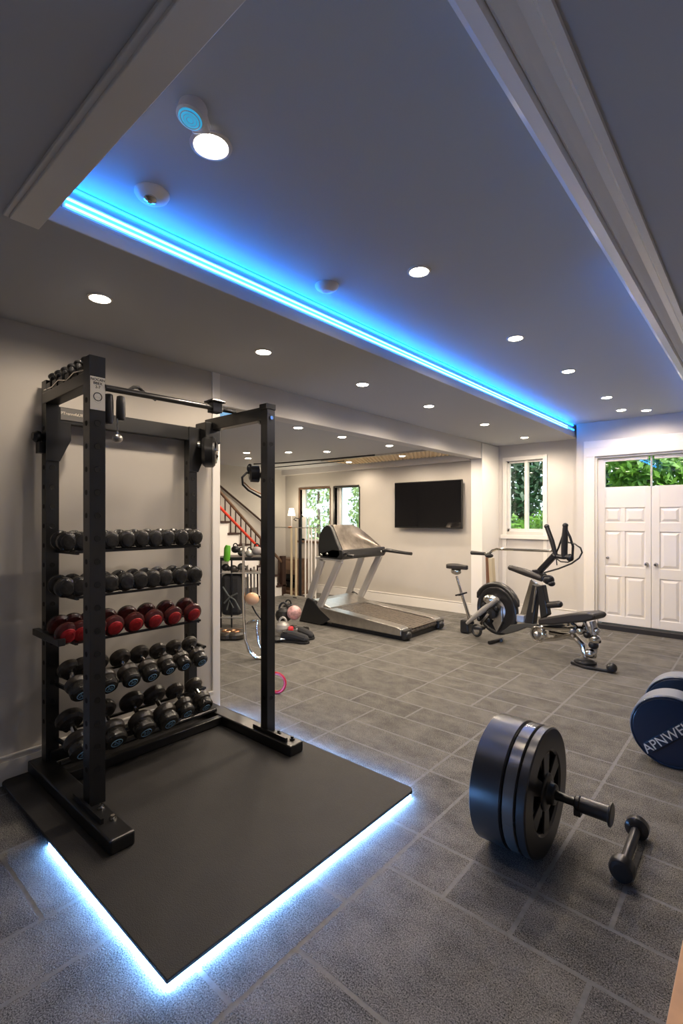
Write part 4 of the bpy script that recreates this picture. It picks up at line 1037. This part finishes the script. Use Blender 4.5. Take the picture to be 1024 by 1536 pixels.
for k, (x, y) in enumerate(((-3.55, 8.2), (-2.5, 8.3), (-3.1, 9.1))):
    bush('garden_shrub', (x, y, .95), .55, .4, .55, 1500, LEAF1, 'bright green garden shrub low outside the narrow window, %s' % ['left', 'right', 'behind the other two'][k], 'shrub', .05)
bush('garden_tree', (-4.3, 10.2, 2.2), .95, .6, 1.6, 4200, LEAF2, 'dark green tree outside the narrow window, left', 'tree', .085)
bush('garden_tree', (-2.75, 11.3, 2.4), 1.0, .6, 1.6, 4200, LEAF2, 'dark green tree outside the narrow window, right', 'tree', .085)
for k, x in enumerate((-1.5, -.35, .75)):
    bush('garden_tree', (x, 9.6 + (k % 2) * .9, 2.3), .60, .4, .8, 1700, (LEAF1, LEAF3, LEAF1)[k], 'leafy tree seen through the glazed strip of the white door, %s' % ['left', 'middle', 'right'][k], 'tree', .09)
for k, x in enumerate((-9.2, -8.2, -7.2)):
    bush('garden_tree', (x, 9.6 + (k % 2) * 1.0, 1.7), .62, .45, 1.3, 800, LEAF3, 'pale sunlit young tree outside the far room windows, %s' % ['left', 'middle', 'right'][k], 'tree', .07)

# ================= LIGHT, WORLD, CAMERA =================
w = bpy.data.worlds.new('sky'); bpy.context.scene.world = w; w.use_nodes = True
bg = w.node_tree.nodes['Background']; bg.inputs['Color'].default_value = (.75, .87, 1, 1); bg.inputs['Strength'].default_value = 2.6
su = bpy.data.lights.new('sun', 'SUN'); su.energy = 9; su.angle = .01; su.color = (1, .96, .88)
so = bpy.data.objects.new('sun', su); C.objects.link(so)
so.rotation_euler = Vector((-.75, .12, -.65)).to_track_quat('-Z', 'Y').to_euler()
cam = bpy.data.cameras.new('camera'); co = bpy.data.objects.new('camera', cam); C.objects.link(co)
co.location = (0, 0, H); co.rotation_euler = (math.radians(90), 0, math.radians(41))
cam.sensor_fit = 'HORIZONTAL'; cam.sensor_width = 36; cam.lens = 733 / 1024 * 36; cam.shift_y = 7 / 1024; cam.clip_start = .02
sc = bpy.context.scene; sc.camera = co
sc.view_settings.view_transform = 'Standard'; sc.view_settings.look = 'None'; sc.view_settings.gamma = 1; sc.view_settings.exposure = .12
sc.view_settings.use_curve_mapping = False
sc.cycles.use_denoising = True
sc.cycles.max_bounces = 8; sc.cycles.diffuse_bounces = 5; sc.cycles.transparent_max_bounces = 16
sc.cycles.sample_clamp_indirect = 6
